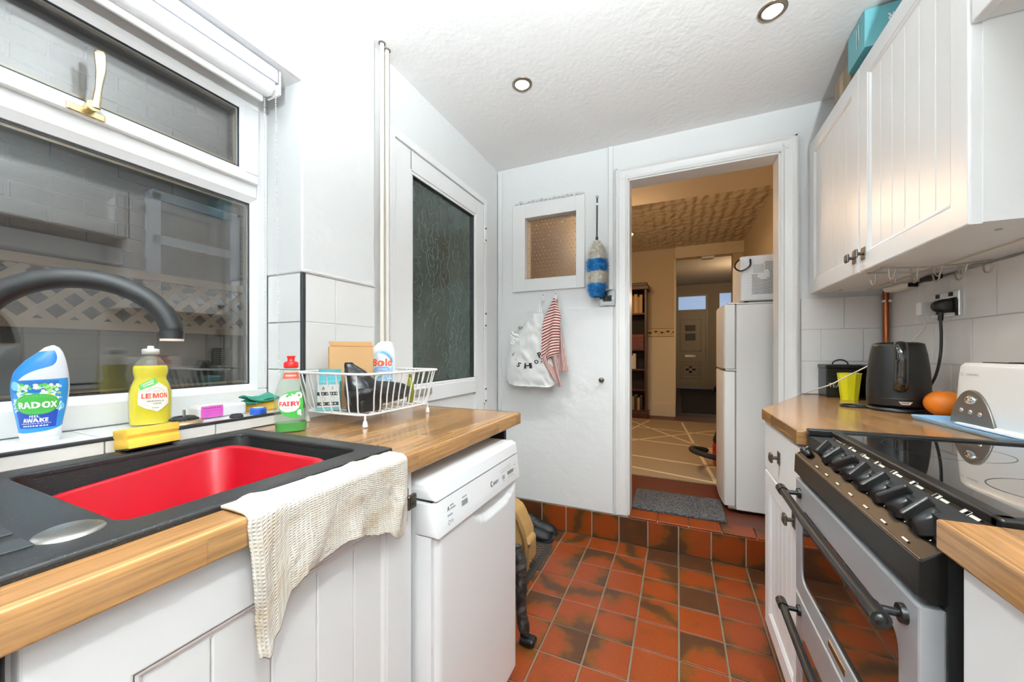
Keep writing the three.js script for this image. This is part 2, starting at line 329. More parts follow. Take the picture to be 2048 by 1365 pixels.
{ // architrave and door lining
  const a = struct('trim_2', 'white moulded architrave around the open doorway', 'door frame');
  const prof = (w) => [[0, 0], [0, 0.012], [0.008, 0.016], [0.016, 0.012], [0.03, 0.014], [0.045, 0.018], [0.055, 0.026], [0.062, 0.026], [w, 0.02], [w, 0]];
  const leg = (L, w, flip) => { const s = new THREE.Shape(prof(w).map(([x, z]) => new THREE.Vector2(flip ? -x : x, z))); const g = new THREE.ExtrudeGeometry(s, { depth: L, bevelEnabled: false }); g.rotateX(-Math.PI / 2); g.scale(1, 1, -1); return g; };
  const fix = (g) => { const i = g.index; if (!i) { const p = g.attributes.position; for (let k = 0; k < p.count; k += 3) for (const at of [g.attributes.position, g.attributes.uv]) { const n = at.itemSize; for (let q = 0; q < n; q++) { const t = at.array[(k + 1) * n + q]; at.array[(k + 1) * n + q] = at.array[(k + 2) * n + q]; at.array[(k + 2) * n + q] = t; } } } g.computeVertexNormals(); return g; };
  mesh('left_leg', move(fix(leg(1.998, 0.068, true)), -0.261, 0.158, -DE), M.gloss, a);
  mesh('right_leg', move(fix(leg(1.998, 0.072, false)), 0.467, 0.158, -DE), M.gloss, a);
  for (const m of a.children) m.geometry.scale(1, 1, 1);
  const head = fix(leg(0.868, 0.066, false)); head.rotateZ(-Math.PI / 2); head.scale(1, -1, 1); fix(head); mesh('head', move(head, -0.329, 2.09, -DE), M.gloss, a);
  mesh('lining', [bx(-0.262, -0.252, 0.158, 2.09, DE - 0.004, 2.345, 0.002), bx(0.458, 0.468, 0.158, 2.09, DE - 0.004, 2.345, 0.002), bx(-0.262, 0.468, 2.081, 2.091, DE - 0.004, 2.345, 0.002)], M.gloss, a);
}
{ // boarded cupboard door under the little window
  const d = struct('door_2', 'flat white board door with small dark round knob', 'door');
  mesh('panel', bx(-1.085, -0.345, 0.152, 1.362, DE - 0.012, DE + 0.001, 0.003), M.paint, d);
  mesh('edge_strip', bx(-1.09, -1.06, 0.152, 2.28, DE - 0.016, DE + 0.001, 0.004), M.paint, d);
  mesh('knob', [turn(lathe([[0, 0], [0.014, 0], [0.014, 0.003], [0.006, 0.006], [0.006, 0.012], [0.013, 0.016], [0.014, 0.02], [0.009, 0.025], [0, 0.026]], 20), Math.PI / 2, 0, 0)].map((g) => move(g, -0.409, 0.932, -(DE - 0.012))), M.pewter, d);
}
{ // little obscured internal window
  const w = struct('window_2', 'small square dotted obscured-glass window in white frame', 'window');
  const F = (n, ...b) => mesh(n, bx(...b, 0.004), M.gloss, w);
  F('frame', -0.986, -0.897, 1.485, 2.047, DE - 0.014, DE + 0.001); F('frame', -0.563, -0.509, 1.485, 2.047, DE - 0.014, DE + 0.001);
  F('frame', -0.899, -0.561, 1.485, 1.563, DE - 0.014, DE + 0.001); F('frame', -0.899, -0.561, 1.955, 2.047, DE - 0.014, DE + 0.001);
  const dots = dataTex(256, 256, (u, v, x, y) => { const i = Math.floor(u * 10), j = Math.floor(v * 10), px = (u * 10) % 1 - 0.5 + (j % 2 ? 0.25 : -0.25), py = (v * 10) % 1 - 0.5; return grey(90 + 40 * tn(u, v, 60, 3, 2) + (Math.hypot(px, py) < 0.13 ? 125 : 0)); }, false, [1 / 0.22, 1 / 0.22]);
  mesh('pane', boxUV(bx(-0.9, -0.56, 1.56, 1.958, 2.266, 2.27)), phys(0xf2ece2, 0.26, { transmission: 1, thickness: 0.004, ior: 1.5 }), w);
  const dg = [], ds = new THREE.SphereGeometry(0.0032, 8, 5); for (let r = 0; r < 16; r++) for (let c = 0; c < 14; c++) { const d = ds.clone(); d.translate(-0.885 + c * 0.0245 + (r % 2) * 0.0122, 1.577 + r * 0.0242, -2.2655); dg.push(d); }
  mesh('pressed_dots', dg, phys(0xd8c8a8, 0.2, { transmission: 0.4, thickness: 0 }), w).userData.kind = 'stuff';
  const drip = []; for (let i = 0; i < 16; i++) drip.push(tube([V(-0.97 + i * 0.028, 2.052 + rr(-0.003, 0.003), DE - 0.006), V(-0.955 + i * 0.028, 2.056 + rr(0, 0.012), DE - 0.004), V(-0.94 + i * 0.028, 2.053, DE - 0.006)], rr(0.005, 0.009), 6, 6));
  mesh('paint_ridge', drip, M.paint, w);
}
{ // boxed cable run to the switch
  const t = struct('trim_3', 'white painted cable run from ceiling to light switch', 'trim');
  mesh('cover', bx(-0.372, -0.343, 1.46, CH - 0.002, DE - 0.016, DE + 0.001, 0.006), M.paint, t);
}
{ // kitchen window: frame, transom, opening top sash, double glazing
  const w = struct('window_1', 'white plastic kitchen window with opening top light, dark outside', 'window');
  const XF = -1.231, fr = (n, m, ...b) => mesh(n, bx(...b, 0.004), m, w);
  fr('frame', M.upvc, -1.30, XF, 0.92, 0.978, -0.45, 0.79); fr('frame', M.upvc, -1.30, XF, 1.9, 1.94, -0.45, 0.79);
  fr('frame', M.upvc, -1.30, XF, 0.978, 1.9, 0.757, 0.79); fr('frame', M.upvc, -1.30, XF, 0.978, 1.9, -0.45, -0.41); fr('transom', M.upvc, -1.30, XF, 1.585, 1.64, -0.41, 0.757);
  // sloped glazing beads
  const bead = (D0, D1, y0, y1, s, X) => {
    const Q = (a, b, c, d) => { const g = new THREE.BufferGeometry(); const P = [a, b, c, a, c, d].flatMap((p) => V(...p).toArray()); g.setAttribute('position', new THREE.Float32BufferAttribute(P, 3)); g.computeVertexNormals(); return clean(g); };
    const o = [[D0, y0], [D1, y0], [D1, y1], [D0, y1]], i = [[D0 + s, y0 + s], [D1 - s, y0 + s], [D1 - s, y1 - s], [D0 + s, y1 - s]], g = [];
    for (let k = 0; k < 4; k++) { const n = (k + 1) % 4; g.push(Q([X, o[k][1], o[k][0]], [X, o[n][1], o[n][0]], [X - 0.012, i[n][1], i[n][0]], [X - 0.012, i[k][1], i[k][0]])); g.push(Q([X - 0.012, i[k][1], i[k][0]], [X - 0.012, i[n][1], i[n][0]], [X - 0.03, i[n][1], i[n][0]], [X - 0.03, i[k][1], i[k][0]])); }
    return merge(g);
  };
  const two = new THREE.MeshPhysicalMaterial({ color: 0xf3f4f5, roughness: 0.28, side: THREE.DoubleSide });
  mesh('glazing_bead', bead(-0.412, 0.759, 0.977, 1.586, 0.018, XF - 0.001), two, w);
  const gask = (D0, D1, y0, y1, X) => merge([bx(X - 0.004, X, y0 - 0.003, y0 + 0.003, D0, D1), bx(X - 0.004, X, y1 - 0.003, y1 + 0.003, D0, D1), bx(X - 0.004, X, y0, y1, D0 - 0.003, D0 + 0.003), bx(X - 0.004, X, y0, y1, D1 - 0.003, D1 + 0.003)]);
  mesh('gasket', gask(-0.394, 0.741, 0.995, 1.568, XF - 0.013), M.blackTrim, w);
  mesh('pane', bx(-1.251, -1.247, 0.98, 1.585, -0.41, 0.757), M.pane, w);
  mesh('pane', bx(-1.271, -1.267, 0.98, 1.585, -0.41, 0.757), M.pane, w);
  mesh('spacer_bar', gask(-0.385, 0.732, 1.004, 1.559, -1.252), mat(0x8a7f6a, 0.4, { metalness: 0.8 }), w);
  // top sash
  const XS = -1.214, D1 = 0.752, y0 = 1.625, y1 = 1.9;
  const s = mesh('top_sash', [bx(-1.232, XS, y0, 1.652, -0.40, D1, 0.003), bx(-1.232, XS, 1.857, y1, -0.40, D1, 0.003), bx(-1.232, XS, 1.652, 1.857, 0.712, D1, 0.003), bx(-1.232, XS, 1.652, 1.857, -0.40, -0.36, 0.003)], M.upvc, w);
  mesh('glazing_bead', bead(-0.362, 0.714, 1.65, 1.859, 0.013, XS - 0.001), two, s);
  mesh('gasket', gask(-0.349, 0.701, 1.663, 1.846, XS - 0.013), M.blackTrim, s);
  mesh('pane', bx(-1.234, -1.23, 1.652, 1.857, -0.37, 0.715), M.pane, s);
  mesh('pane', bx(-1.254, -1.25, 1.652, 1.857, -0.37, 0.715), M.pane, s);
  mesh('spacer_bar', gask(-0.34, 0.692, 1.672, 1.837, -1.235), mat(0x8a7f6a, 0.4, { metalness: 0.8 }), s);
  const hd = mesh('handle_plate', bx(XS, XS + 0.006, 1.625, 1.642, 0.343, 0.404, 0.003), M.brass, s);
  // lever: spindle boss and a tapering blade standing up
  const boss = [turn(cyl(0.011, 0.010, 0.022, 0, 0, 0, 20), 0, 0, Math.PI / 2)]; boss[0].translate(XS + 0.014, 1.645, -0.378);
  const blade = loft(smoothRows([[0, 0.009, 0.006, 0, 0, 2.6], [0.02, 0.007, 0.005, 0.003, 0, 2.6], [0.05, 0.006, 0.004, 0.006, 0, 3], [0.09, 0.0085, 0.0035, 0.009, 0, 3], [0.125, 0.0095, 0.003, 0.008, 0, 4], [0.131, 0.007, 0.002, 0.008, 0, 4]], 4), 20);
  blade.rotateY(Math.PI / 2 - 0.5); blade.translate(XS + 0.022, 1.642, -0.381);
  mesh('handle', merge([...boss, blade]), M.brass, s);
}
{ // back door: plastic frame, swirly obscured glass, three hinges
  const d = struct('door_1', 'white plastic back door with swirl-patterned obscured glass', 'door');
  const X = -1.088, b = (n, p, ...q) => mesh(n, bx(...q, 0.004), M.upvc, p);
  const fr = mesh('frame', [bx(-1.2, X + 0.006, 0, 2.04, 1.2, 1.228, 0.003), bx(-1.2, X + 0.006, 0, 2.04, 2.022, 2.05, 0.003), bx(-1.2, X + 0.006, 2.005, 2.04, 1.228, 2.022, 0.003)], M.upvc, d);
  const leaf = mesh('leaf', [bx(-1.15, X, 0.02, 2.0, 1.232, 1.34, 0.003), bx(-1.15, X, 0.02, 2.0, 1.921, 2.018, 0.003), bx(-1.15, X, 1.912, 2.0, 1.33, 1.93, 0.003), bx(-1.15, X, 0.86, 0.935, 1.33, 1.93, 0.003), bx(-1.15, X, 0.02, 0.12, 1.33, 1.93, 0.003)], M.upvc, d);
  mesh('bead', [bx(-1.11, X - 0.004, 0.935, 0.95, 1.34, 1.921, 0.005), bx(-1.11, X - 0.004, 1.897, 1.912, 1.34, 1.921, 0.005), bx(-1.11, X - 0.004, 0.95, 1.897, 1.34, 1.355, 0.005), bx(-1.11, X - 0.004, 0.95, 1.897, 1.906, 1.921, 0.005)], M.upvc, leaf);
  mesh('lower_panel', bx(-1.13, X - 0.014, 0.12, 0.86, 1.34, 1.921), M.upvc, leaf);
  mesh('gasket', [bx(-1.12, X - 0.006, 0.945, 0.952, 1.35, 1.911), bx(-1.12, X - 0.006, 1.894, 1.9, 1.35, 1.911), bx(-1.12, X - 0.006, 0.95, 1.897, 1.903, 1.908)], M.blackTrim, leaf);
  mesh('obscured_glass', bx(-1.113, -1.107, 0.94, 1.905, 1.345, 1.915), phys(0xc8d6ce, 0.2, { transmission: 0.96, thickness: 0, ior: 1.52 }), leaf);
  const relief = []; for (let i = 0; i < 210; i++) { const cd = rr(1.36, 1.9), cy = rr(0.96, 1.885), r0 = rr(0.014, 0.045), a0 = rnd() * 7, dir = rnd() < 0.5 ? 1 : -1, len = rr(2.2, 6.5), q = []; for (let k = 0; k <= 18; k++) { const f = k / 18, a = a0 + dir * f * len, r = r0 * (1.25 - f) + f * 0.004; q.push(V(-1.1072, Math.min(1.892, Math.max(0.953, cy + Math.sin(a) * r * 1.5)), Math.min(1.903, Math.max(1.358, cd + Math.cos(a) * r)))); } relief.push(new THREE.TubeGeometry(new THREE.CatmullRomCurve3(q), 30, rr(0.0009, 0.0019), 6)); }
  mesh('pressed_swirls', relief, phys(0x98a8a0, 0.12, { transmission: 0.78, thickness: 0, ior: 1.52 }), leaf).userData.kind = 'stuff';
  for (const y of [1.817, 1.295, 0.834]) mesh('hinge', [bx(X, X + 0.014, y - 0.045, y + 0.045, 2.012, 2.027, 0.006), bx(X, X + 0.016, y - 0.05, y - 0.038, 2.011, 2.028, 0.003), bx(X, X + 0.016, y + 0.038, y + 0.05, 2.011, 2.028, 0.003)], M.upvc, d);
  for (const y of [1.817, 1.295, 0.834]) mesh('hinge_pin', [bx(X + 0.012, X + 0.0165, y - 0.043, y - 0.031, 2.012, 2.026, 0.002), bx(X + 0.012, X + 0.0165, y + 0.031, y + 0.043, 2.012, 2.026, 0.002)], M.pewter, d);
  mesh('letter_plate', bx(X - 0.002, X + 0.01, 0.895, 0.925, 1.34, 1.48, 0.004), M.steel, leaf);
  mesh('gap', bx(X - 0.03, X - 0.002, 0.02, 2.0, 1.228, 1.232), M.blackTrim, d);
}
// ---------------------------------------------------------------- dining room and hall beyond the doorway
const FY = 0.155;
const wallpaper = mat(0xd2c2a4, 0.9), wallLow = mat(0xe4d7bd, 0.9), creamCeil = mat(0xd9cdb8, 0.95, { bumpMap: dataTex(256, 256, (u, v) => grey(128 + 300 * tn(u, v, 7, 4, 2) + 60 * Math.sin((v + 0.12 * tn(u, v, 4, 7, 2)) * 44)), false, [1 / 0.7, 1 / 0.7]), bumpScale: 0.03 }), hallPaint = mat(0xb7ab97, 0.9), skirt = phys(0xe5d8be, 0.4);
{
  const f = struct('floor_dining', 'dark red-brown dining room floor', 'floor');
  mesh('floor_slab', bx(-2.5, 0.95, 0, FY, 2.335, 6.0), phys(0x5d2a19, 0.45), f);
  const h = struct('floor_hall', 'dark boarded hall floor', 'floor');
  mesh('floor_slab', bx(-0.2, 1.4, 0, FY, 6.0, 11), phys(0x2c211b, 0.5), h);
  const w = struct('wall_dining_far', 'cream dining room wall beside the hall opening', 'wall');
  mesh('wall_section', bx(-2.5, -0.03, 1.4, 2.75, 5.9, 6.02), wallpaper, w); mesh('wall_section', bx(-2.5, -0.03, 0, 1.4, 5.9, 6.02), wallLow, w);
  mesh('wall_section', bx(-0.03, 0.9, 2.45, 2.75, 5.86, 6.02), wallLow, w); mesh('wall_section', bx(0.69, 0.9, 0, 2.45, 5.9, 6.02), wallpaper, w);
  mesh('skirting', bx(-2.5, -0.03, FY, 0.34, 5.88, 5.9, 0.006), skirt, w);
  mesh('opening_edge', bx(-0.05, -0.025, FY, 2.45, 5.89, 6.03, 0.004), skirt, w);
  const border = canvasTex(1024, 128, (x, W, H) => {
    x.fillStyle = '#d9c7a0'; x.fillRect(0, 0, W, H); x.fillStyle = '#5b4a30'; x.fillRect(0, 6, W, 5); x.fillRect(0, H - 12, W, 5);
    for (let i = 0; i < 12; i++) { const cx = 42 + i * 85, f = i % 2; x.fillStyle = '#3d3b28'; for (const s of [-1, 0, 1]) { x.beginPath(); x.ellipse(cx + s * 15, 46 + Math.abs(s) * 2 + f * 14, 12, 8, s * 0.7, 0, 7); x.fill(); } x.beginPath(); x.ellipse(cx, 60 + f * 14, 6, 14, 0, 0, 7); x.fill(); x.fillStyle = '#6b5232'; x.beginPath(); x.ellipse(cx + 40, 85 - f * 20, 4, 9, 0.3, 0, 7); x.fill(); }
  });
  border.wrapS = THREE.RepeatWrapping; const bg = boxUV(bx(-2.5, -0.031, 1.316, 1.453, 5.896, 5.9)); { const p = bg.attributes.position, u = bg.attributes.uv; for (let i = 0; i < p.count; i++) u.setXY(i, p.getX(i) / 1.0, (p.getY(i) - 1.316) / 0.137); }
  mesh('border_paper', bg, mat(0xffffff, 0.9, { map: border }), w);
  const l = struct('wall_dining_left', 'dining room wall on the far left, behind the end wall', 'wall'); mesh('wall_section', bx(-2.6, -2.5, 0, 2.75, 2.33, 6.0), wallpaper, l);
  const n = struct('wall_dining_near', 'dining room side of the kitchen wall', 'wall'); mesh('wall_section', bx(-2.6, -1.36, 0, 2.75, 2.3, 2.34), wallpaper, n);
  const r = struct('wall_dining_right', 'cream dining room wall behind the fridge', 'wall'); mesh('wall_section', bx(0.82, 0.95, 0, 2.75, 2.335, 5.9), wallpaper, r);
  const c = struct('ceiling_dining', 'textured dining room ceiling with lower plain soffit', 'ceiling');
  mesh('ceiling_slab', bx(-2.6, 0.95, 2.61, 2.75, 3.3, 6.0), creamCeil, c); mesh('soffit', bx(-2.6, 0.95, 2.35, 2.75, 2.335, 3.34), mat(0xd9cdb8, 0.95), c);
  const hw = struct('wall_hall', 'dim hall walls', 'wall');
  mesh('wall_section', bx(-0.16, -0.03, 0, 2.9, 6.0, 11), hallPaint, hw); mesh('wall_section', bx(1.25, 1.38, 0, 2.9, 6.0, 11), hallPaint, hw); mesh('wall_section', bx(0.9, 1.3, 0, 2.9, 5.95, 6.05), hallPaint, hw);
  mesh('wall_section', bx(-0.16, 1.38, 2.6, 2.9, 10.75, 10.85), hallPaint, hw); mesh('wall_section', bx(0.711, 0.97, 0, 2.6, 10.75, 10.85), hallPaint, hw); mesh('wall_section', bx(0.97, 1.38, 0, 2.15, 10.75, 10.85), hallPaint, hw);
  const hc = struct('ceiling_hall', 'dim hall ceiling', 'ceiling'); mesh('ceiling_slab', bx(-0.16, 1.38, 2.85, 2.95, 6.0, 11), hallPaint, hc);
  
}
{ // front door at the end of the hall
  const d = struct('door_3', 'cream front door with small panes and brass letter plate down the hall', 'door');
  const dm = phys(0xb9ae98, 0.45), D = 10.7, groove = phys(0xa79c86, 0.5);
  mesh('frame', [bx(-0.03, 0.02, FY, 2.6, D, D + 0.1), bx(0.66, 0.71, FY, 2.6, D, D + 0.1), bx(0.02, 0.66, 2.55, 2.6, D, D + 0.1), bx(0.02, 0.66, 2.14, 2.2, D, D + 0.1)], dm, d);
  mesh('transom_pane', bx(0.02, 0.66, 2.2, 2.55, D + 0.05, D + 0.055), phys(0xffffff, 0.3, { transmission: 1, thickness: 0 }), d);
  const leaf = mesh('leaf', bx(0.02, 0.66, FY + 0.01, 2.14, D + 0.02, D + 0.08), dm, d);
  const fr = (x0, x1, y0, y1, w = 0.02) => merge([bx(x0, x1, y0, y0 + w, D + 0.008, D + 0.022), bx(x0, x1, y1 - w, y1, D + 0.008, D + 0.022), bx(x0, x0 + w, y0, y1, D + 0.008, D + 0.022), bx(x1 - w, x1, y0, y1, D + 0.008, D + 0.022)]);
  mesh('moulding', fr(0.06, 0.56, 1.12, 1.95), groove, leaf); mesh('moulding', fr(0.06, 0.56, 0.42, 0.86), groove, leaf); mesh('moulding', fr(0.12, 0.5, 0.5, 0.78), groove, leaf);
  for (const [y0, y1] of [[1.65, 1.8], [1.4, 1.58]]) mesh('glazed_panel', bx(0.18, 0.42, y0, y1, D + 0.012, D + 0.022), phys(0x59554d, 0.25), leaf);
  mesh('letter_plate', bx(0.17, 0.43, 0.97, 1.03, D + 0.006, D + 0.022, 0.004), M.brass, leaf);
  [[0.19, 0.62, 0x1c2233], [0.35, 0.62, 0x1c2233], [0.27, 0.68, 0x6b2b18], [0.27, 0.56, 0x1c1c22]].forEach(([x, y, c]) => mesh('coloured_pane', bx(x, x + 0.075, y, y + 0.055, D + 0.012, D + 0.022), phys(c, 0.2), leaf));
  const w = struct('window_3', 'narrow sidelight of pale sky beside the front door', 'window');
  mesh('pane', bx(0.97, 1.25, 2.15, 2.6, D + 0.08, D + 0.085), phys(0xffffff, 0.3, { transmission: 1, thickness: 0 }), w);
}
// ---------------------------------------------------------------- outside the kitchen window: yard wall of brick, trellis, white-framed window
{
  const g = struct('ground_yard', 'dark paved side yard outside the window', 'ground'); mesh('paving', bx(-4.5, -1.37, -0.25, -0.15, -3, 7), mat(0x55534f, 0.9), g);
  const w = struct('wall_yard', 'brown brick wall of the neighbouring house across the yard', 'wall');
  const br = [0x5f4c42, 0x57463d, 0x665248, 0x524541].map((c) => mat(c, 0.9)), bg = lb(0.213, 0.063, 0.02, 0, 0, 0, 0.003);
  mesh('mortar_bed', merge([bx(-2.9, -2.62, -0.2, 7, -2.6, 2.5), bx(-2.9, -2.62, -0.2, 2.2, 2.5, 6)]), mat(0x5c534c, 0.95), w);
  const b2 = bg.clone(); b2.rotateY(Math.PI / 2);
  for (let r = 0; r < 16; r++) for (let c = 0; c < 16; c++) { const m = mesh('brick', b2, br[Math.floor(rnd() * 4)], w); m.position.copy(V(-2.618, 1.42 + r * 0.075, -0.55 + c * 0.225 + (r % 2) * 0.112)); }
}
{ const u = struct('wall_upper_storey', 'outside wall of the upper storey above the kitchen', 'wall'); mesh('wall_section', bx(-1.36, 1.1, 2.72, 6.5, -1.85, 2.33), mat(0x6a5a52, 0.95), u); }
{
  const t = thing('garden_trellis', 'diamond lattice trellis panel on low boarded fence across yard', 'trellis', [-2.2, 0, 0.6]);
  const m = mat(0xb39b7f, 0.9);
  for (let i = -16; i < 26; i++) for (const sg of [1, -1]) { const a = i * 0.095, b = a + sg * 0.22, L = Math.hypot(0.22, 0.22) - 0.02, g = lb(0.008, L, 0.026); g.rotateX(-sg * Math.PI / 4); mesh('slat', move(g, sg > 0 ? 0 : -0.009, 1.32, -(a + b) / 2), m, t); }
  mesh('top_rail', lb(0.04, 0.035, 3.9, 0, 1.44, -0.4), m, t); mesh('bottom_rail', lb(0.04, 0.035, 3.9, 0, 1.205, -0.4), m, t);
  for (let i = 0; i < 20; i++) mesh('fence_board', lb(0.02, 1.33, 0.185, -0.01, 0.52, 1.35 - i * 0.195), mat([0x6d675e, 0x625d56, 0x77716a][i % 3], 0.95), t);
}
{
  const t = thing('house_window', 'white framed window in the brick wall beyond the trellis', 'window', [-2.6, 1.38, 1.25]);
  mesh('frame', [lb(0.05, 0.05, 0.42, 0, 0.03, 0), lb(0.05, 0.05, 0.42, 0, 0.33, 0), lb(0.05, 0.05, 0.42, 0, 0.57, 0), lb(0.05, 0.56, 0.05, 0, 0.3, 0.2), lb(0.05, 0.56, 0.05, 0, 0.3, -0.2)], M.upvc, t);
  mesh('pane', lb(0.02, 0.54, 0.38, 0, 0.3, 0), phys(0x33383d, 0.08), t);
  const f = thing('gutter_board', 'long white horizontal board on the brick wall outside window', 'board', [-2.25, 1.475, -0.1]); mesh('board', lb(0.05, 0.075, 1.8, 0, 0.04, 0, 0.01), mat(0xa9a7a2, 0.6), f); mesh('bracket', lb(0.03, 0.04, 0.04, 0, -0.02, 0.4), M.upvc, f);
}
// ---------------------------------------------------------------- recessed ceiling lamps
const lampGlow = new THREE.MeshStandardMaterial({ color: 0xffffff, emissive: 0xfffaf2, emissiveIntensity: 5 });
for (const [X, D, what] of [[-0.638, 1.545, 'nearest the back door'], [0.305, 1.57, 'in front of the wall cupboards'], [-0.638, -0.15], [0.305, -0.15]]) {
  const t = thing('ceiling_downlight', what ? `round brushed nickel recessed ceiling lamp ${what}` : 'recessed ceiling lamp over the camera end of kitchen', 'ceiling lamp', [X, CH, D], 0, 'recessed ceiling lamps');
  mesh('ring', lathe([[0.031, 0.0], [0.031, -0.004], [0.034, -0.007], [0.04, -0.006], [0.0455, -0.003], [0.0455, 0.0]], 40), M.nickel, t);
  mesh('lamp_face', lathe([[0, -0.004], [0.02, -0.004], [0.03, -0.002], [0.031, 0]], 32), lampGlow, t);
  const s = new THREE.SpotLight(0xf5fbfa, SPOT_POWER, 0, THREE.MathUtils.degToRad(44), 1, 2); s.position.set(0, -0.012, 0); s.target.position.set(X > 0 ? -0.62 : 0.5, -2, 0); s.castShadow = true; s.shadow.radius = 2; t.add(s, s.target);
}

{ // the photographer's flash on a stand behind the camera, head turned up at the ceiling
  const t = thing('camera_flash', "photographer's flash on a light stand behind the camera", 'flash', [0.4, 0, -0.6]);
  mesh('stand', [rod([0, 0.25, 0], [0, 1.28, 0], 0.011, 14), ...[0, 1, 2].map((i) => rod([0, 0.3, 0], [Math.cos(i * 2.094) * 0.22, 0.004, Math.sin(i * 2.094) * 0.22], 0.007, 10))], M.blackMatt, t);
  mesh('flash_head', [lb(0.07, 0.1, 0.05, 0, 1.33, 0, 0.006), lb(0.075, 0.045, 0.06, 0, 1.4, 0, 0.006)], M.blackMatt, t);
  mesh('flash_tube_face', lb(0.066, 0.004, 0.05, 0, 1.4235, 0), new THREE.MeshStandardMaterial({ color: 0xffffff, emissive: 0xffffff, emissiveIntensity: 6 }), t);
  const s = new THREE.SpotLight(0xebf7fb, FLASH_POWER, 0, THREE.MathUtils.degToRad(69), 1, 2); s.position.set(0, 1.43, 0); s.target.position.set(-0.15, 2.3, -0.25); s.castShadow = true; s.shadow.radius = 1.5; t.add(s, s.target);
}
// ================================================================ LEFT SIDE: worktop, sink, cupboards, dishwasher
const WX = -0.497, WD = 1.19, SX0 = -1.035, SX1 = -0.55, SD1 = 0.614, SD0 = -0.4;
// moulded tongue-and-groove cupboard door, facing +z, origin at its lower left corner
function panelDoor(parent, name, w, h, o = {}) {
  const { stile = 0.062, boards = 5, t = 0.02, rail = 0.062, topRound = 0 } = o;
  const s = new THREE.Shape(); s.moveTo(0, 0); s.lineTo(w, 0); s.lineTo(w, h); s.lineTo(0, h); s.closePath();
  const q = new THREE.Path(), a = stile, b = rail, x1 = w - stile, y1 = h - rail; q.moveTo(a, b); q.lineTo(a, y1 - topRound); if (topRound) q.quadraticCurveTo(a, y1, a + topRound, y1); else q.lineTo(a, y1); if (topRound) { q.lineTo(x1 - topRound, y1); q.quadraticCurveTo(x1, y1, x1, y1 - topRound); } else q.lineTo(x1, y1); q.lineTo(x1, b); q.closePath(); s.holes.push(q);
  const g = new THREE.ExtrudeGeometry(s, { depth: t - 0.005, bevelEnabled: true, bevelThickness: 0.005, bevelSize: 0.004, bevelOffset: -0.004, bevelSegments: 3, curveSegments: 10 });
  const d = mesh(name, clean(g), M.cab, parent);
  { const k = 0.015, z0 = t - 0.002, z1 = 0.0115, O = [[a, b], [x1, b], [x1, y1], [a, y1]], I = [[a + k, b + k], [x1 - k, b + k], [x1 - k, y1 - k], [a + k, y1 - k]], P = []; const rows2 = [[0, z0], [0.25, z0 - 0.001], [0.6, z0 - 0.0055], [1, z1]];
    for (let e = 0; e < 4; e++) for (let q2 = 0; q2 < 3; q2++) { const n = (e + 1) % 4, at = (A, B, f) => [A[0] + (B[0] - A[0]) * f, A[1] + (B[1] - A[1]) * f], [f0, h0] = rows2[q2], [f1, h1] = rows2[q2 + 1], A = at(O[e], I[e], f0), B = at(O[n], I[n], f0), C = at(O[n], I[n], f1), D = at(O[e], I[e], f1); for (const [p, h] of [[A, h0], [B, h0], [C, h1], [A, h0], [C, h1], [D, h1]]) P.push(p[0], p[1], h); }
    const bg2 = new THREE.BufferGeometry(); bg2.setAttribute('position', new THREE.Float32BufferAttribute(P, 3)); bg2.computeVertexNormals(); mesh('panel_moulding', clean(bg2), M.cab, d); }
  const bw = (w - 2 * stile) / boards, bg = lb(bw - 0.0006, h - 2 * rail + 0.006, 0.009, 0, 0, 0, 0.003);
  for (let i = 0; i < boards; i++) { const m = mesh('panel_board', bg, M.cab, d); m.position.set(stile + bw * (i + 0.5), h / 2, 0.008); }
  return d;
}
// square pewter knob on a backplate, facing +z
const knobGeo = merge([lb(0.028, 0.04, 0.003, 0, 0, 0.0015, 0.001), turn(cyl(0.005, 0.006, 0.016, 0, 0, 0, 14), Math.PI / 2).translate(0, 0, 0.01), lb(0.026, 0.03, 0.008, 0, 0, 0.022, 0.004), lb(0.016, 0.02, 0.002, 0, 0, 0.0265, 0.001), lb(0.008, 0.011, 0.002, 0, 0, 0.0278, 0.001)]);
function knob(parent, x, y, z) { const k = mesh('knob', knobGeo, M.pewter, parent); k.position.set(x, y, z); return k; }
{ // oak-block worktop with the sink cut out
  const t = thing('left_worktop', 'oak block worktop holding the black sink under the window', 'worktop', [0, 0, 0]);
  const seg = (D0, D1, X0, X1) => bx(X0, X1, YL - 0.038, YL, D0, D1);
  const front = () => { const s = new THREE.Shape(); s.moveTo(WX - 0.057, YL - 0.038); s.lineTo(WX - 0.003, YL - 0.038); s.quadraticCurveTo(WX, YL - 0.038, WX, YL - 0.035); s.lineTo(WX, YL - 0.004); s.quadraticCurveTo(WX, YL, WX - 0.004, YL); s.lineTo(WX - 0.057, YL); const g = new THREE.ExtrudeGeometry(s, { depth: WD + 0.5, bevelEnabled: false, curveSegments: 5 }); g.translate(0, 0, -WD); return toCreasedNormals(boxUV(g), 0.6); };
  mesh('board', merge([seg(SD1 - 0.02, WD, XL + 0.001, WX - 0.057), seg(-0.5, SD1 - 0.02, XL + 0.001, SX0 + 0.02), seg(-0.5, SD0, SX0 + 0.02, WX - 0.057), front()]), M.wood, t);
  mesh('end_strip', bx(XL + 0.001, WX - 0.004, YL - 0.037, YL + 0.0006, WD, WD + 0.0015), mat(0x3a2c20, 0.6), t);
  mesh('support_panel', bx(-1.04, -0.54, 0.0, YL - 0.038, 1.145, 1.163), M.blackMatt, t);
}
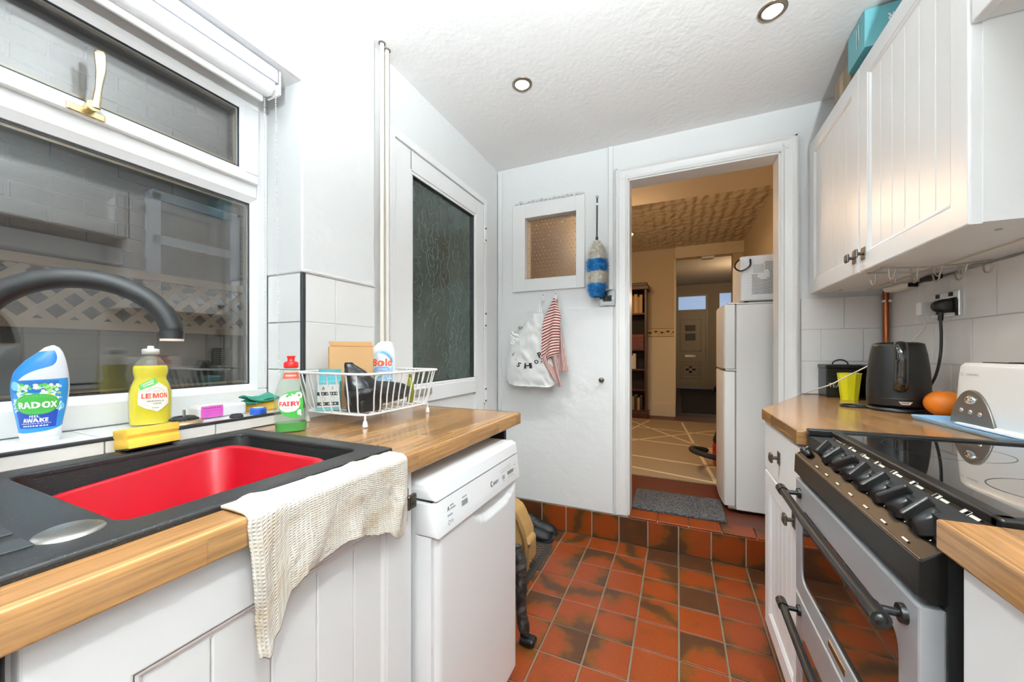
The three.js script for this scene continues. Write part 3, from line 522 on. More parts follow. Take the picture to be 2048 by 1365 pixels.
{ // black composite sink and drainer
  const t = thing('kitchen_sink', 'black speckled composite sink with ribbed drainer set in worktop', 'sink', [0, 0, 0]);
  const bX0 = -0.985, bX1 = -0.6, bD0 = 0.215, bD1 = 0.572, y = YL + 0.009;
  const s = new THREE.Shape(); s.moveTo(SX0, -SD0); s.lineTo(SX1, -SD0); s.lineTo(SX1, -SD1); s.lineTo(SX0, -SD1); s.closePath();
  const rp = (P, r, X0, X1, Z0, Z1) => { P.moveTo(X0 + r, Z0); P.lineTo(X1 - r, Z0); P.quadraticCurveTo(X1, Z0, X1, Z0 + r); P.lineTo(X1, Z1 - r); P.quadraticCurveTo(X1, Z1, X1 - r, Z1); P.lineTo(X0 + r, Z1); P.quadraticCurveTo(X0, Z1, X0, Z1 - r); P.lineTo(X0, Z0 + r); P.quadraticCurveTo(X0, Z0, X0 + r, Z0); return P; };
  s.holes.push(rp(new THREE.Path(), 0.025, bX0, bX1, -bD1, -bD0));
  const g = new THREE.ExtrudeGeometry(s, { depth: 0.006, bevelEnabled: true, bevelThickness: 0.004, bevelSize: 0.006, bevelOffset: -0.006, bevelSegments: 3, curveSegments: 8 }); g.rotateX(Math.PI / 2); g.translate(0, y - 0.004, 0);
  mesh('rim', boxUV(g), M.sink, t);
  // bowl walls and floor with thickness
  const R = (k) => rp(new THREE.Path(), 0.025 + k * 0.02, bX0 + k * 0.02 - 0.001, bX1 - k * 0.02 + 0.001, -bD1 + k * 0.02 - 0.001, -bD0 - k * 0.02 + 0.001).getSpacedPoints(72);
  const lv = [[0, y - 0.006], [0.3, y - 0.08], [0.5, y - 0.16], [1.0, y - 0.19], [3, y - 0.196]].map(([k, h]) => R(k).map((p) => [p.x, h, p.y]));
  const bowl = grid((u, v) => lv[Math.round(v * 4)][Math.round(u * 72) % 73], 72, 4, true);
  const cx = (bX0 + bX1) / 2, cz = -(bD0 + bD1) / 2; const fl = grid((u, v) => { const q = lv[4][Math.round(u * 72) % 73]; return [cx + (q[0] - cx) * v, q[1], cz + (q[2] - cz) * v]; }, 72, 1);
  const two = M.sink.clone(); two.side = THREE.DoubleSide;
  mesh('bowl', boxUV(merge([bowl, fl])), two, t);
  const ribs = []; for (let i = 0; i < 6; i++) ribs.push(bx(-0.93 + i * 0.058, -0.926 + i * 0.058 + 0.03, y - 0.001, y + 0.0022, SD0 + 0.06, 0.15, 0.001));
  mesh('drainer_ribs', ribs, M.sinkMatt, t);
  mesh('overflow_cover', move(lathe([[0, 0.006], [0.02, 0.005], [0.0265, 0.002], [0.028, 0]], 40), -0.618, y, -0.178), M.steel, t);
}
{ // red washing-up bowl, tipped in the sink
  const t = thing('washing_up_bowl', 'red plastic washing-up bowl tilted inside the sink', 'bowl', [-0.79, 0.716, 0.39]);
  const sec = (w, d, y, r, o = 0) => { const P = new THREE.Path(), X = w / 2, Z = d / 2; P.moveTo(-X + r, -Z); P.lineTo(X - r, -Z); P.quadraticCurveTo(X, -Z, X, -Z + r); P.lineTo(X, Z - r); P.quadraticCurveTo(X, Z, X - r, Z); P.lineTo(-X + r, Z); P.quadraticCurveTo(-X, Z, -X, Z - r); P.lineTo(-X, -Z + r); P.quadraticCurveTo(-X, -Z, -X + r, -Z); return P.getSpacedPoints(96).map((p) => [p.x, y, p.y]); };
  const L = [sec(0.25, 0.2, 0.004, 0.05), sec(0.26, 0.215, 0.006, 0.05), sec(0.325, 0.285, 0.13, 0.055), sec(0.335, 0.295, 0.134, 0.058), sec(0.35, 0.308, 0.133, 0.06), sec(0.352, 0.31, 0.127, 0.06), sec(0.346, 0.306, 0.122, 0.06), sec(0.33, 0.29, 0.122, 0.056), sec(0.266, 0.22, 0.002, 0.05), sec(0.25, 0.2, 0, 0.05)];
  const wall = grid((u, v) => L[Math.round(v * 9)][Math.round(u * 96) % 97], 96, 9, true);
  const disc = (q, up) => grid((u, v) => { const p = q[Math.round(u * 96) % 97]; return [p[0] * v, p[1], p[2] * v]; }, 96, 1);
  const two = M.red.clone(); two.side = THREE.DoubleSide;
  mesh('basin', merge([wall, disc(L[0]), disc(L[9])]), two, t);
  t.rotation.x = 0.1; t.position.y = 0.733;
}
{ // swan-neck tap
  const t = thing('kitchen_tap', 'matt black swan-neck kitchen tap with chrome lever', 'tap', [-0.972, YL + 0.009, 0.178]);
  mesh('body', lathe([[0, 0], [0.028, 0], [0.028, 0.006], [0.0235, 0.01], [0.0225, 0.088], [0.016, 0.094], [0, 0.095]], 28), M.blackMatt, t);
  const e = [0.128, 0.212, -0.19], pts = [[0, 0.08, 0], [0, 0.2, 0]]; for (let i = 1; i <= 10; i++) { const a = i / 10 * Math.PI * 0.94; pts.push([e[0] * (1 - Math.cos(a)) / 1.98, 0.225 + Math.sin(a) * 0.098, e[2] * (1 - Math.cos(a)) / 1.98]); }
  mesh('spout', tube(pts, 0.0165, 70, 20), M.blackMatt, t);
  const q = pts[pts.length - 1]; mesh('nozzle', move(cyl(0.0165, 0.0175, 0.016, 0, 0, 0, 20), q[0], q[1] - 0.012, q[2]), M.blackMatt, t);
  mesh('aerator', move(cyl(0.0165, 0.017, 0.004, 0, 0, 0, 20), q[0], q[1] - 0.021, q[2]), mat(0xd9cfc2, 0.5), t);
  mesh('lever', [rod([0.02, 0.03, -0.008], [0.11, 0.016, 0.012], 0.0055), rod([0.03, 0.045, 0.0], [0.102, 0.02, 0.004], 0.0045), move(cyl(0.012, 0.012, 0.03, 0, 0, 0, 16), 0.024, 0.035, 0)], M.chrome, t);
}
{ // draped dishcloth over sink edge and worktop
  const hem = [[0.2921, 0.7332], [0.3054, 0.724], [0.3229, 0.7434], [0.3485, 0.7896], [0.3792, 0.8049], [0.4561, 0.8131], [0.5279, 0.7906], [0.5617, 0.767], [0.5791, 0.7639], [0.5924, 0.7875]];
  const hemY = (d) => { for (let i = 0; i < hem.length - 1; i++) if (d <= hem[i + 1][0]) { const f = (d - hem[i][0]) / (hem[i + 1][0] - hem[i][0]), s = f * f * (3 - 2 * f); return hem[i][1] + (hem[i + 1][1] - hem[i][1]) * s; } return hem[hem.length - 1][1]; };
  const top = YL + 0.013, path = (d, v) => {
    const backX = -0.552 + 0.014 * (d - 0.292) / 0.3, a = Math.abs(WX - backX), h = hemY(d), L = a + 0.02 + (top - h), s = v * L;
    if (s < a - 0.01) return [backX + s, top - (s > a - 0.075 ? 0.009 * Math.min(1, (s - a + 0.075) / 0.02) * 0.9 : 0)];
    if (s < a + 0.014) { const k = (s - a + 0.01) / 0.024 * Math.PI / 2; return [WX - 0.01 + Math.sin(k) * 0.0145, YL - 0.008 + Math.cos(k) * 0.0125]; }
    return [WX + 0.0045, YL - 0.008 - (s - a - 0.014)];
  };
  const fn = (u, v) => {
    let d = 0.2922 + 0.3 * u; const [x, y] = path(d, v), hang = Math.max(0, (YL - 0.01 - y)), n = fbm(u * 9, v * 2.2, 3, 3);
    const fold = (Math.sin(u * 21 + v * 2) * 0.5 + n * 1.6) * Math.min(1, hang * 14) * 0.0085;
    const pinch = u < 0.25 ? (0.25 - u) * hang * 0.55 : 0;
    const edge = v > 0.92 ? 0.004 * fbm(u * 60, 0, 7, 2) : 0, up = hang > 0 ? 0 : Math.max(0, n) * 0.006 + (v < 0.08 ? 0.003 * Math.max(0, fbm(u * 7, 1, 4, 2)) * 3 : 0);
    return [x + Math.max(-0.0015, fold) + (hang > 0.05 ? (hang - 0.05) * 0.02 : 0), y + edge + up, -(d + pinch * 0.4 + 0.003 * fbm(v * 8, u * 3, 1, 2)), u * 1.4, v * 1.4];
  };
  tag(mesh('dishcloth', shell(fn, 110, 90, 0.0035), M.cloth), 'stained cream waffle dishcloth draped over the sink front edge', 'cloth');
}
// cupboards under the left worktop
function leftUnit(D0, D1, label, knobAt) {
  const t = thing('sink_cabinet', label, 'cabinet', [0, 0, 0]);
  mesh('body', [bx(-1.03, -0.538, 0.1, 0.65, D0, D1), bx(-0.56, -0.538, 0.65, YL - 0.04, D0, D1), bx(-1.03, -0.56, 0.65, YL - 0.04, D0, D0 + 0.016), bx(-1.03, -0.56, 0.65, YL - 0.04, D1 - 0.016, D1)], M.carcass, t);
  mesh('plinth', bx(-0.96, -0.585, 0.001, 0.1, D0, D1), M.carcass, t);
  const d = panelDoor(t, 'door', D1 - D0 - 0.006, 0.722, { stile: 0.075, rail: 0.088, boards: 5, topRound: 0 });
  d.rotation.y = Math.PI / 2; d.position.copy(V(-0.5375, 0.122, D0 + 0.003)); knob(d, knobAt, 0.668, 0.02);
}
leftUnit(0.117, 0.641, 'white grooved cupboard under the sink beside the dishwasher', 0.49);
leftUnit(-0.4, 0.113, 'white grooved cupboard under the drainer end of worktop', 0.05);
{ // slim dishwasher
  const t = thing('dishwasher', 'white slim freestanding dishwasher under the oak worktop', 'dishwasher', [0, 0, 0]);
  const X = -0.466, D0 = 0.647, D1 = 1.098, m = M.appliance;
  mesh('cabinet', bx(-1.0, -0.512, 0.02, 0.768, D0 + 0.004, D1 - 0.004), m, t);
  mesh('plinth', bx(-0.95, -0.54, 0.001, 0.11, D0 + 0.01, D1 - 0.01), M.blackMatt, t);
  const prof = (p, D0, D1, r) => { const s = new THREE.Shape(); p.forEach(([x, y], i) => i ? s.lineTo(x, y) : s.moveTo(x, y)); const g = new THREE.ExtrudeGeometry(s, { depth: D1 - D0 - 2 * r, bevelEnabled: true, bevelThickness: r, bevelSize: r, bevelOffset: -r, bevelSegments: 5 }); g.translate(0, 0, -D1 + r); return toCreasedNormals(clean(g), 0.9); };
  mesh('lid', prof([[-1.0, 0.777], [X - 0.001, 0.777], [X - 0.006, 0.806], [X - 0.02, 0.813], [-1.0, 0.813]], D0, D1, 0.011), m, t);
  mesh('gasket', bx(-0.99, X - 0.012, 0.771, 0.779, D0 + 0.008, D1 - 0.008), M.blackTrim, t);
  const cp = mesh('control_panel', prof([[-0.52, 0.7], [X + 0.006, 0.7], [X + 0.004, 0.724], [X - 0.002, 0.773], [-0.52, 0.773]], D0, D1, 0.009), m, t);
  // door with the hand recess scooped out under the panel
  const n = 60, dm = grid((u, v) => { const d = D0 + 0.012 + (D1 - D0 - 0.024) * u, y = 0.11 + 0.589 * v; const a = (d - 0.94) / 0.13, b = (0.7 - y) / 0.05, k = a * a + b * b; const e = Math.min(u, 1 - u), rd = e < 0.04 ? 0.012 * (1 - Math.sqrt(Math.max(0, 1 - (1 - e / 0.04) ** 2))) : 0; return [X - rd - (k < 1 && b > 0 ? 0.024 * Math.sqrt(1 - k) ** 0.8 : 0), y, -d]; }, n, n);
  const md = m.clone(); md.side = THREE.DoubleSide;
  mesh('door', merge([dm, bx(-0.516, X - 0.03, 0.11, 0.7, D0 + 0.004, D1 - 0.004), bx(-0.516, X - 0.011, 0.11, 0.7, D0 + 0.002, D0 + 0.013), bx(-0.516, X - 0.011, 0.11, 0.7, D1 - 0.013, D1 - 0.002)]), md, t);
  const p = print('panel_print', cp, 0.415, 0.058, 3600, (x, W, H) => {
    const g = '#5f6164', u = W / 415; text(x, 'A', 30 * u, 19 * u, 13 * u, '#55575a'); x.fillStyle = '#8a8c8f'; for (let i = 0; i < 3; i++) x.fillRect((37 + i * 5) * u, (13 - i * 0) * u, 3.5 * u, 3 * u); for (let i = 0; i < 5; i++) x.fillRect((37 + i * 4.5) * u, 20 * u, 3 * u, 3 * u); for (let i = 0; i < 5; i++) x.fillRect((25 + i * 4) * u, 32 * u, 3 * u, 3 * u);
    x.strokeStyle = g; x.lineWidth = 0.9 * u; x.beginPath(); x.arc(30 * u, 49 * u, 4.5 * u, 0, 7); x.stroke(); text(x, '10', 41 * u, 49 * u, 9 * u, '#66686b', 'normal');
    x.fillStyle = '#8d8f8c'; x.fillRect(85 * u, 22 * u, 26 * u, 12 * u); x.fillStyle = g; for (let i = 0; i < 5; i++) x.fillRect((88 + i * 4.4) * u, 14 * u, 2.8 * u, 2.6 * u);
    text(x, 'C', 237 * u, 32 * u, 20 * u, '#5a5c5f', 'bold', 'center'); text(x, 'ANDY', 262 * u, 34 * u, 12.5 * u, '#5a5c5f', 'bold');
    x.fillStyle = '#8d8f8c'; x.fillRect(305 * u, 30 * u, 15 * u, 11 * u); x.fillStyle = g; x.fillRect(308 * u, 45 * u, 8 * u, 1.6 * u);
    for (let i = 0; i < 9; i++) { x.fillStyle = '#444'; x.beginPath(); x.arc((299 + i * 7.6 + (i > 4 ? 4 : 0)) * u, (20 - (i > 4 ? 2 : 0)) * u, 1.3 * u, 0, 7); x.fill(); x.fillStyle = '#8a8c8f'; x.fillRect((297.6 + i * 7.6 + (i > 4 ? 4 : 0)) * u, (12 - (i > 4 ? 2 : 0)) * u, 2.8 * u, 2 * u); }
    x.fillStyle = '#74776f'; x.fillRect(340 * u, 28 * u, 42 * u, 10 * u); x.fillStyle = g; for (let i = 0; i < 4; i++) x.fillRect((343 + i * 11) * u, 44 * u, 6 * u, 1.6 * u); x.fillRect(390 * u, 20 * u, 6 * u, 2 * u); x.fillRect(390 * u, 33 * u, 6 * u, 2 * u);
  });
  p.rotation.set(0, Math.PI / 2, 0); p.rotation.order = 'YXZ'; p.rotation.x = -0.1; p.position.copy(V(X + 0.0025, 0.738, (D0 + D1) / 2));
}
// ---------------------------------------------------------------- things on the sill, sink and worktop
const face = (X, D) => Math.atan2(-X, D);
{ // blue shower gel bottle
  const t = thing('shower_gel_bottle', 'blue and white shower gel bottle with green oval label', 'bottle', [-1.145, 0.92, 0.292], face(-1.145, 0.292) - 0.12);
  const rows = smoothRows([[0, 0.024, 0.015, 0, 0, 2.6], [0.004, 0.0255, 0.0165], [0.03, 0.028, 0.018, 0, 0, 2.5], [0.07, 0.0335, 0.02, 0, 0, 2.4], [0.105, 0.0365, 0.021, 0, 0, 2.4], [0.135, 0.034, 0.019, 0.001, 0, 2.3], [0.158, 0.026, 0.016, 0.006, 0, 2.2], [0.175, 0.016, 0.012, 0.012, 0, 2.1], [0.185, 0.009, 0.008, 0.014, 0, 2], [0.189, 0.002, 0.002, 0.015, 0, 2]].map((r) => r.length < 6 ? [...r, 0, 0, 2.5] : r), 5);
  mesh('bottle', loft(rows, 56), phys(0xe4ecf4, 0.3), t);
  const lab = canvasTex(512, 900, (x, W, H) => {
    x.fillStyle = '#e9eff6'; x.fillRect(0, 0, W, H);
    x.fillStyle = '#2f86c9'; x.beginPath(); x.moveTo(0, 330); x.lineTo(W, 310); x.lineTo(W, 800); x.quadraticCurveTo(W / 2, 880, 0, 850); x.fill();
    x.fillStyle = '#1f5fa5'; x.fillRect(60, 330, 330, 120); x.fillStyle = '#2c73b8'; x.fillRect(0, 335, 70, 230);
    x.fillStyle = '#2277d8'; x.beginPath(); x.moveTo(0, 330); x.lineTo(0, 40); x.lineTo(330, 20); x.quadraticCurveTo(420, 110, 330, 180); x.quadraticCurveTo(170, 235, 110, 325); x.fill(); x.strokeStyle = '#f4f8fc'; x.lineWidth = 12; x.beginPath(); x.moveTo(120, 325); x.quadraticCurveTo(180, 240, 345, 185); x.quadraticCurveTo(430, 110, 340, 15); x.stroke();
    x.fillStyle = '#223f97'; x.fillRect(70, 610, 330, 200); x.fillStyle = '#7ec4e0'; for (const [a, b, r] of [[80, 380, 60], [430, 600, 50], [120, 560, 40]]) { x.beginPath(); x.ellipse(a, b, r, r * 0.7, 0.4, 0, 7); x.fill(); }
    for (let i = 0; i < 160; i++) { x.fillStyle = ['#ffffff', '#dff0fb', '#9cd27a', '#4fae3a'][i % 4]; x.beginPath(); x.arc(110 + rnd() * 300, 370 + rnd() * 150, 3 + rnd() * 15, 0, 7); x.fill(); }
    for (let i = 0; i < 60; i++) { x.fillStyle = i % 2 ? '#ffffff' : '#cfe8f6'; x.beginPath(); x.arc(40 + rnd() * 60 + (i % 2) * 330, 500 + rnd() * 140, 3 + rnd() * 9, 0, 7); x.fill(); }
    x.fillStyle = '#e9cb2f'; x.beginPath(); x.ellipse(310, 490, 60, 20, 0.2, 0, 7); x.fill();
    x.fillStyle = '#3e9a42'; x.beginPath(); x.ellipse(240, 570, 165, 105, 0, 0, 7); x.fill(); x.strokeStyle = '#7ac06a'; x.lineWidth = 7; x.setLineDash([6, 12]); x.beginPath(); x.ellipse(240, 570, 140, 84, 0, 0, 7); x.stroke(); x.setLineDash([]);
    text(x, 'RADOX', 240, 578, 86, '#ffffff', '900'); text(x, 'FEEL', 225, 692, 32, '#ffffff'); text(x, 'AWAKE', 225, 732, 56, '#ffffff', '900'); x.fillStyle = '#dfe6ff'; for (let i = 0; i < 14; i++) x.fillRect(110 + i * 17, 762, 12, 7); for (let i = 0; i < 9; i++) x.fillRect(125 + i * 22, 782, 16, 14);
  });
  mesh('label', loftPatch(rows, -1.25, 1.25, 0.012, 0.183, 0.0006, 40, 40), phys(0xffffff, 0.3, { map: lab }), t);
}
function clearBottle(t, rows, liquidTop, liquid, shellMat) {
  mesh('bottle', loft(rows, 56), shellMat, t);
  const inner = rows.filter((r) => r[0] <= liquidTop).map((r) => [Math.max(r[0], 0.002), Math.max(0.001, r[1] - 0.0016), Math.max(0.001, r[2] - 0.0016), r[3], r[4], r[5]]); mesh('liquid', loft(inner, 48), liquid, t);
}
const clearPlastic = phys(0xf6f7f0, 0.08, { transmission: 0.95, thickness: 0, ior: 1.45 });
{
  const t = thing('washing_up_liquid', 'clear bottle of yellow lemon washing-up liquid on the sill', 'bottle', [-1.168, 0.92, 0.468], face(-1.168, 0.468) - 0.05);
  const rows = smoothRows([[0, 0.034, 0.02, 0, 0, 3], [0.004, 0.037, 0.0225, 0, 0, 3], [0.03, 0.0385, 0.0235, 0, 0, 2.8], [0.075, 0.0385, 0.0235, 0, 0, 2.7], [0.096, 0.035, 0.022, 0, 0, 2.5], [0.112, 0.0295, 0.02, 0, 0, 2.3], [0.126, 0.032, 0.021, 0, 0, 2.2], [0.14, 0.0315, 0.021, 0, 0, 2.2], [0.155, 0.022, 0.017, 0, 0, 2.1], [0.166, 0.0135, 0.0125, 0, 0, 2], [0.172, 0.012, 0.012, 0, 0, 2]], 5);
  clearBottle(t, rows, 0.146, phys(0xe6d404, 0.15), clearPlastic);
  mesh('cap', lathe([[0, 0.17], [0.0155, 0.17], [0.016, 0.18], [0.0145, 0.183], [0.006, 0.184], [0.006, 0.19], [0, 0.191]], 28), M.white, t);
  const lab = canvasTex(512, 600, (x, W, H) => {
    x.clearRect(0, 0, W, H); x.fillStyle = '#f6f2e4'; x.beginPath(); x.moveTo(40, 190); x.lineTo(256, 60); x.lineTo(480, 190); x.lineTo(480, 440); x.lineTo(256, 570); x.lineTo(40, 440); x.fill();
    x.fillStyle = '#55b04a'; x.save(); x.translate(170, 130); x.rotate(-0.45); x.fillRect(-130, -62, 270, 100); x.fillStyle = '#ffffff'; for (let i = 0; i < 9; i++) { x.fillRect(-100 + i * 22, -44, 15, 20); if (i < 6) x.fillRect(-70 + i * 24, -12, 17, 22); } x.restore();
    x.fillStyle = '#8b8b84'; for (let i = 0; i < 7; i++) x.fillRect(215 + i * 15, 230, 10, 9); text(x, 'LEMON', 268, 310, 104, '#d8402a', '900'); text(x, 'WASHING UP', 268, 395, 34, '#3f3f3f'); text(x, 'LIQUID', 268, 435, 34, '#3f3f3f'); x.fillStyle = '#666'; for (let i = 0; i < 5; i++) x.fillRect(205 + i * 17, 497, 11, 14);
    x.strokeStyle = '#8a8a80'; x.lineWidth = 5; x.beginPath(); x.arc(268, 320, 135, Math.PI * 1.15, Math.PI * 1.85); x.stroke();
  });
  mesh('label', loftPatch(rows, -0.55, 0.95, 0.028, 0.117, 0.0008, 30, 20), new THREE.MeshPhysicalMaterial({ map: lab, transparent: true, roughness: 0.4 }), t);
}
{
  const t = thing('green_washing_up_liquid', 'nearly empty green washing-up liquid bottle with red cap', 'bottle', [-0.935, YL, 0.662], face(-0.935, 0.662));
  const rows = smoothRows([[0, 0.033, 0.02, 0, 0, 3], [0.004, 0.0355, 0.0225, 0, 0, 3], [0.03, 0.038, 0.0235, 0, 0, 2.6], [0.07, 0.0385, 0.0235, 0, 0, 2.4], [0.1, 0.0365, 0.022, 0, 0, 2.3], [0.125, 0.03, 0.02, 0, 0, 2.2], [0.145, 0.0215, 0.0175, 0, 0, 2.1], [0.158, 0.018, 0.016, 0, 0, 2], [0.165, 0.0135, 0.0135, 0, 0, 2], [0.17, 0.013, 0.013, 0, 0, 2]], 5);
  clearBottle(t, rows, 0.026, phys(0x2c8a20, 0.12), phys(0xeef5ee, 0.08, { transmission: 0.93, thickness: 0, ior: 1.45 }));
  const redCap = phys(0xd4201f, 0.3); const c = mesh('cap', lathe([[0, 0.168], [0.0165, 0.168], [0.017, 0.171], [0.017, 0.181], [0.014, 0.184], [0.0085, 0.186], [0.0085, 0.195], [0.0105, 0.197], [0.0105, 0.199], [0, 0.2]], 28), redCap, t);
  const lab = canvasTex(512, 640, (x, W, H) => {
    x.clearRect(0, 0, W, H); x.fillStyle = '#3c9c3c'; x.beginPath(); x.moveTo(60, 200); x.quadraticCurveTo(120, 20, 470, 30); x.lineTo(490, 330); x.quadraticCurveTo(480, 600, 330, 625); x.quadraticCurveTo(90, 560, 40, 380); x.fill();
    x.fillStyle = '#ffffff'; x.beginPath(); x.ellipse(225, 290, 190, 200, 0, 0, 7); x.fill(); x.beginPath(); x.arc(400, 130, 75, 0, 7); x.fill(); x.fillStyle = '#6f6a58'; x.beginPath(); x.moveTo(400, 90); x.lineTo(430, 150); x.lineTo(370, 150); x.fill();
    x.fillStyle = '#3c9c3c'; x.beginPath(); x.ellipse(215, 130, 22, 45, 0.6, 0, 7); x.fill(); x.beginPath(); x.ellipse(250, 110, 16, 36, -0.4, 0, 7); x.fill(); text(x, 'FAIRY', 225, 310, 132, '#cf2420', '900'); x.fillStyle = '#b5b5b5'; for (let i = 0; i < 8; i++) x.fillRect(155 + i * 18, 392, 12, 14);
    x.fillStyle = '#ffffff'; x.beginPath(); x.ellipse(390, 500, 40, 60, 0.3, 0, 7); x.fill(); x.fillRect(400, 540, 40, 40);
  });
  mesh('label', loftPatch(rows, -0.85, 0.8, 0.036, 0.112, 0.0008, 30, 20), new THREE.MeshPhysicalMaterial({ map: lab, transparent: true, roughness: 0.35 }), t);
  const neck = canvasTex(256, 128, (x) => { x.fillStyle = '#e04a34'; x.fillRect(0, 0, 256, 128); x.fillStyle = '#ffe6df'; for (let i = 0; i < 8; i++) x.fillRect(40 + i * 22, 46, 15, 34); }); mesh('neck_label', loftPatch(rows, -0.9, 0.9, 0.14, 0.156, 0.0008, 20, 6), phys(0xffffff, 0.4, { map: neck }), t);
}
{ const t = thing('sink_strainer_plug', 'worn brass and black rubber sink plug on tiled sill', 'plug', [-1.105, 0.92, 0.506]);
  mesh('rim', lathe([[0, 0.002], [0.036, 0], [0.0365, 0.003], [0.03, 0.009], [0.023, 0.0115], [0, 0.0115]], 40), mat(0xb39a74, 0.35, { metalness: 0.8 }), t);
  const teeth = [lathe([[0, 0.0115], [0.024, 0.0115], [0.0245, 0.015], [0.02, 0.018], [0, 0.018]], 30)]; for (let i = 0; i < 18; i++) { const a = i / 18 * Math.PI * 2; teeth.push(move(turn(lb(0.004, 0.003, 0.006), 0, -a, 0), Math.cos(a) * 0.026, 0.0115, Math.sin(a) * 0.026)); } mesh('seal', teeth, M.rubber, t);
  mesh('spindle', cyl(0.0035, 0.003, 0.016, 0, 0.026, 0, 14), M.steel, t); }
{ const t = thing('tissue_packet', 'white packet with torn pink label on the window sill', 'packet', [-1.15, 0.92, 0.605]);
  const g = new RoundedBoxGeometry(0.052, 0.034, 0.118, 6, 0.009); const p = g.attributes.position; for (let i = 0; i < p.count; i++) { p.setXYZ(i, p.getX(i) + 0.002 * fbm(p.getZ(i) * 40, p.getY(i) * 40), p.getY(i) * (1 + 0.12 * fbm(p.getZ(i) * 30, 2)) + 0.017, p.getZ(i)); } g.computeVertexNormals(); mesh('packet', g, phys(0xf0ecec, 0.3), t);
  const lab = canvasTex(256, 160, (x) => { x.fillStyle = '#cf5bb4'; x.fillRect(0, 0, 256, 160); x.fillStyle = '#b93d9d'; x.fillRect(0, 60, 256, 14); x.fillStyle = '#8b2a78'; for (let i = 0; i < 8; i++) x.fillRect(20 + i * 27, 22, 19, 20); for (let i = 0; i < 6; i++) { x.fillStyle = '#a83590'; x.fillRect(12, 88 + i * 11, 232, 3); } });
  const l = mesh('pink_label', move(turn(shell((u, v) => [(u - 0.5) * 0.05, (v - 0.5) * 0.03, 0.0012 * Math.sin(u * 9)], 16, 8, 0.0006), 0, Math.PI / 2, 0), 0.0285, 0.019, 0.03), mat(0xffffff, 0.5, { map: lab }), t); }
{ const mk = (name, label, cat, at, turnY) => thing(name, label, cat, at, turnY);
  const s = mk('cleaning_sponge', 'yellow sponge under green scourers on the sill', 'sponge', [-1.152, 0.92, 0.718], 0.1); mesh('sponge', [lb(0.06, 0.028, 0.075, 0, 0.014, 0, 0.006), lb(0.058, 0.008, 0.073, 0, 0.016, 0, 0.003)], M.spongeY, s);
  const c = mk('scouring_pad', 'green scouring pads laid over the yellow sill sponge', 'scourer', [-1.14, 0.948, 0.71], 0.15); mesh('pad', shell((u, v) => [(u - 0.5) * 0.06, 0.003 + 0.012 * (u - 0.5) ** 2 + 0.006 * Math.sin(v * 4), (v - 0.5) * 0.075], 14, 14, 0.005), M.spongeG, c); mesh('pad', shell((u, v) => [(u - 0.5) * 0.06 + 0.004, 0.009 + 0.03 * (v - 0.5) ** 2 + 0.005 * Math.sin(u * 5), (v - 0.5) * 0.08 + 0.006], 14, 14, 0.004), mat(0x2e7d68, 0.95), c);
  const b = mk('blue_disc', 'flat round blue bottle top with white sticker on sill', 'bottle top', [-1.088, 0.92, 0.672]); mesh('disc', lathe([[0, 0], [0.02, 0], [0.0205, 0.003], [0.0195, 0.0085], [0.0205, 0.0095], [0.0205, 0.016], [0.018, 0.018], [0, 0.018]], 30), phys(0x2456b4, 0.35), b); mesh('sticker', lathe([[0, 0.0186], [0.014, 0.0184], [0.014, 0.0178]], 24), M.white, b);
  const k = mk('black_disc', 'small black rubber disc beside the blue disc', 'disc', [-1.083, 0.92, 0.612]); mesh('disc', lathe([[0, 0], [0.015, 0], [0.0155, 0.004], [0.012, 0.009], [0, 0.0095]], 24), M.rubber, k); }
{ // sponge resting on the sink's back rim
  const t = thing('washing_sponge', 'yellow grooved sponge scourer resting on the sink back rim', 'sponge', [-1.018, YL + 0.0105, 0.405]);
  const s = new THREE.Shape(); [[-0.024, 0.006], [0.024, 0.006], [0.024, 0.016], [0.019, 0.02], [0.019, 0.025], [0.024, 0.03], [0.023, 0.04], [-0.023, 0.04], [-0.024, 0.03], [-0.019, 0.025], [-0.019, 0.02], [-0.024, 0.016]].forEach(([x, y], i) => i ? s.lineTo(x, y) : s.moveTo(x, y));
  const g = new THREE.ExtrudeGeometry(s, { depth: 0.082, bevelEnabled: true, bevelThickness: 0.003, bevelSize: 0.003, bevelSegments: 3 }); g.translate(0, 0, -0.041); mesh('foam', toCreasedNormals(g, 0.9), M.spongeY, t);
  mesh('scourer', lb(0.048, 0.006, 0.086, 0, 0.003, 0, 0.001), mat(0x2d2f2c, 0.95), t); t.rotation.set(0, 0.06, 0.16); }
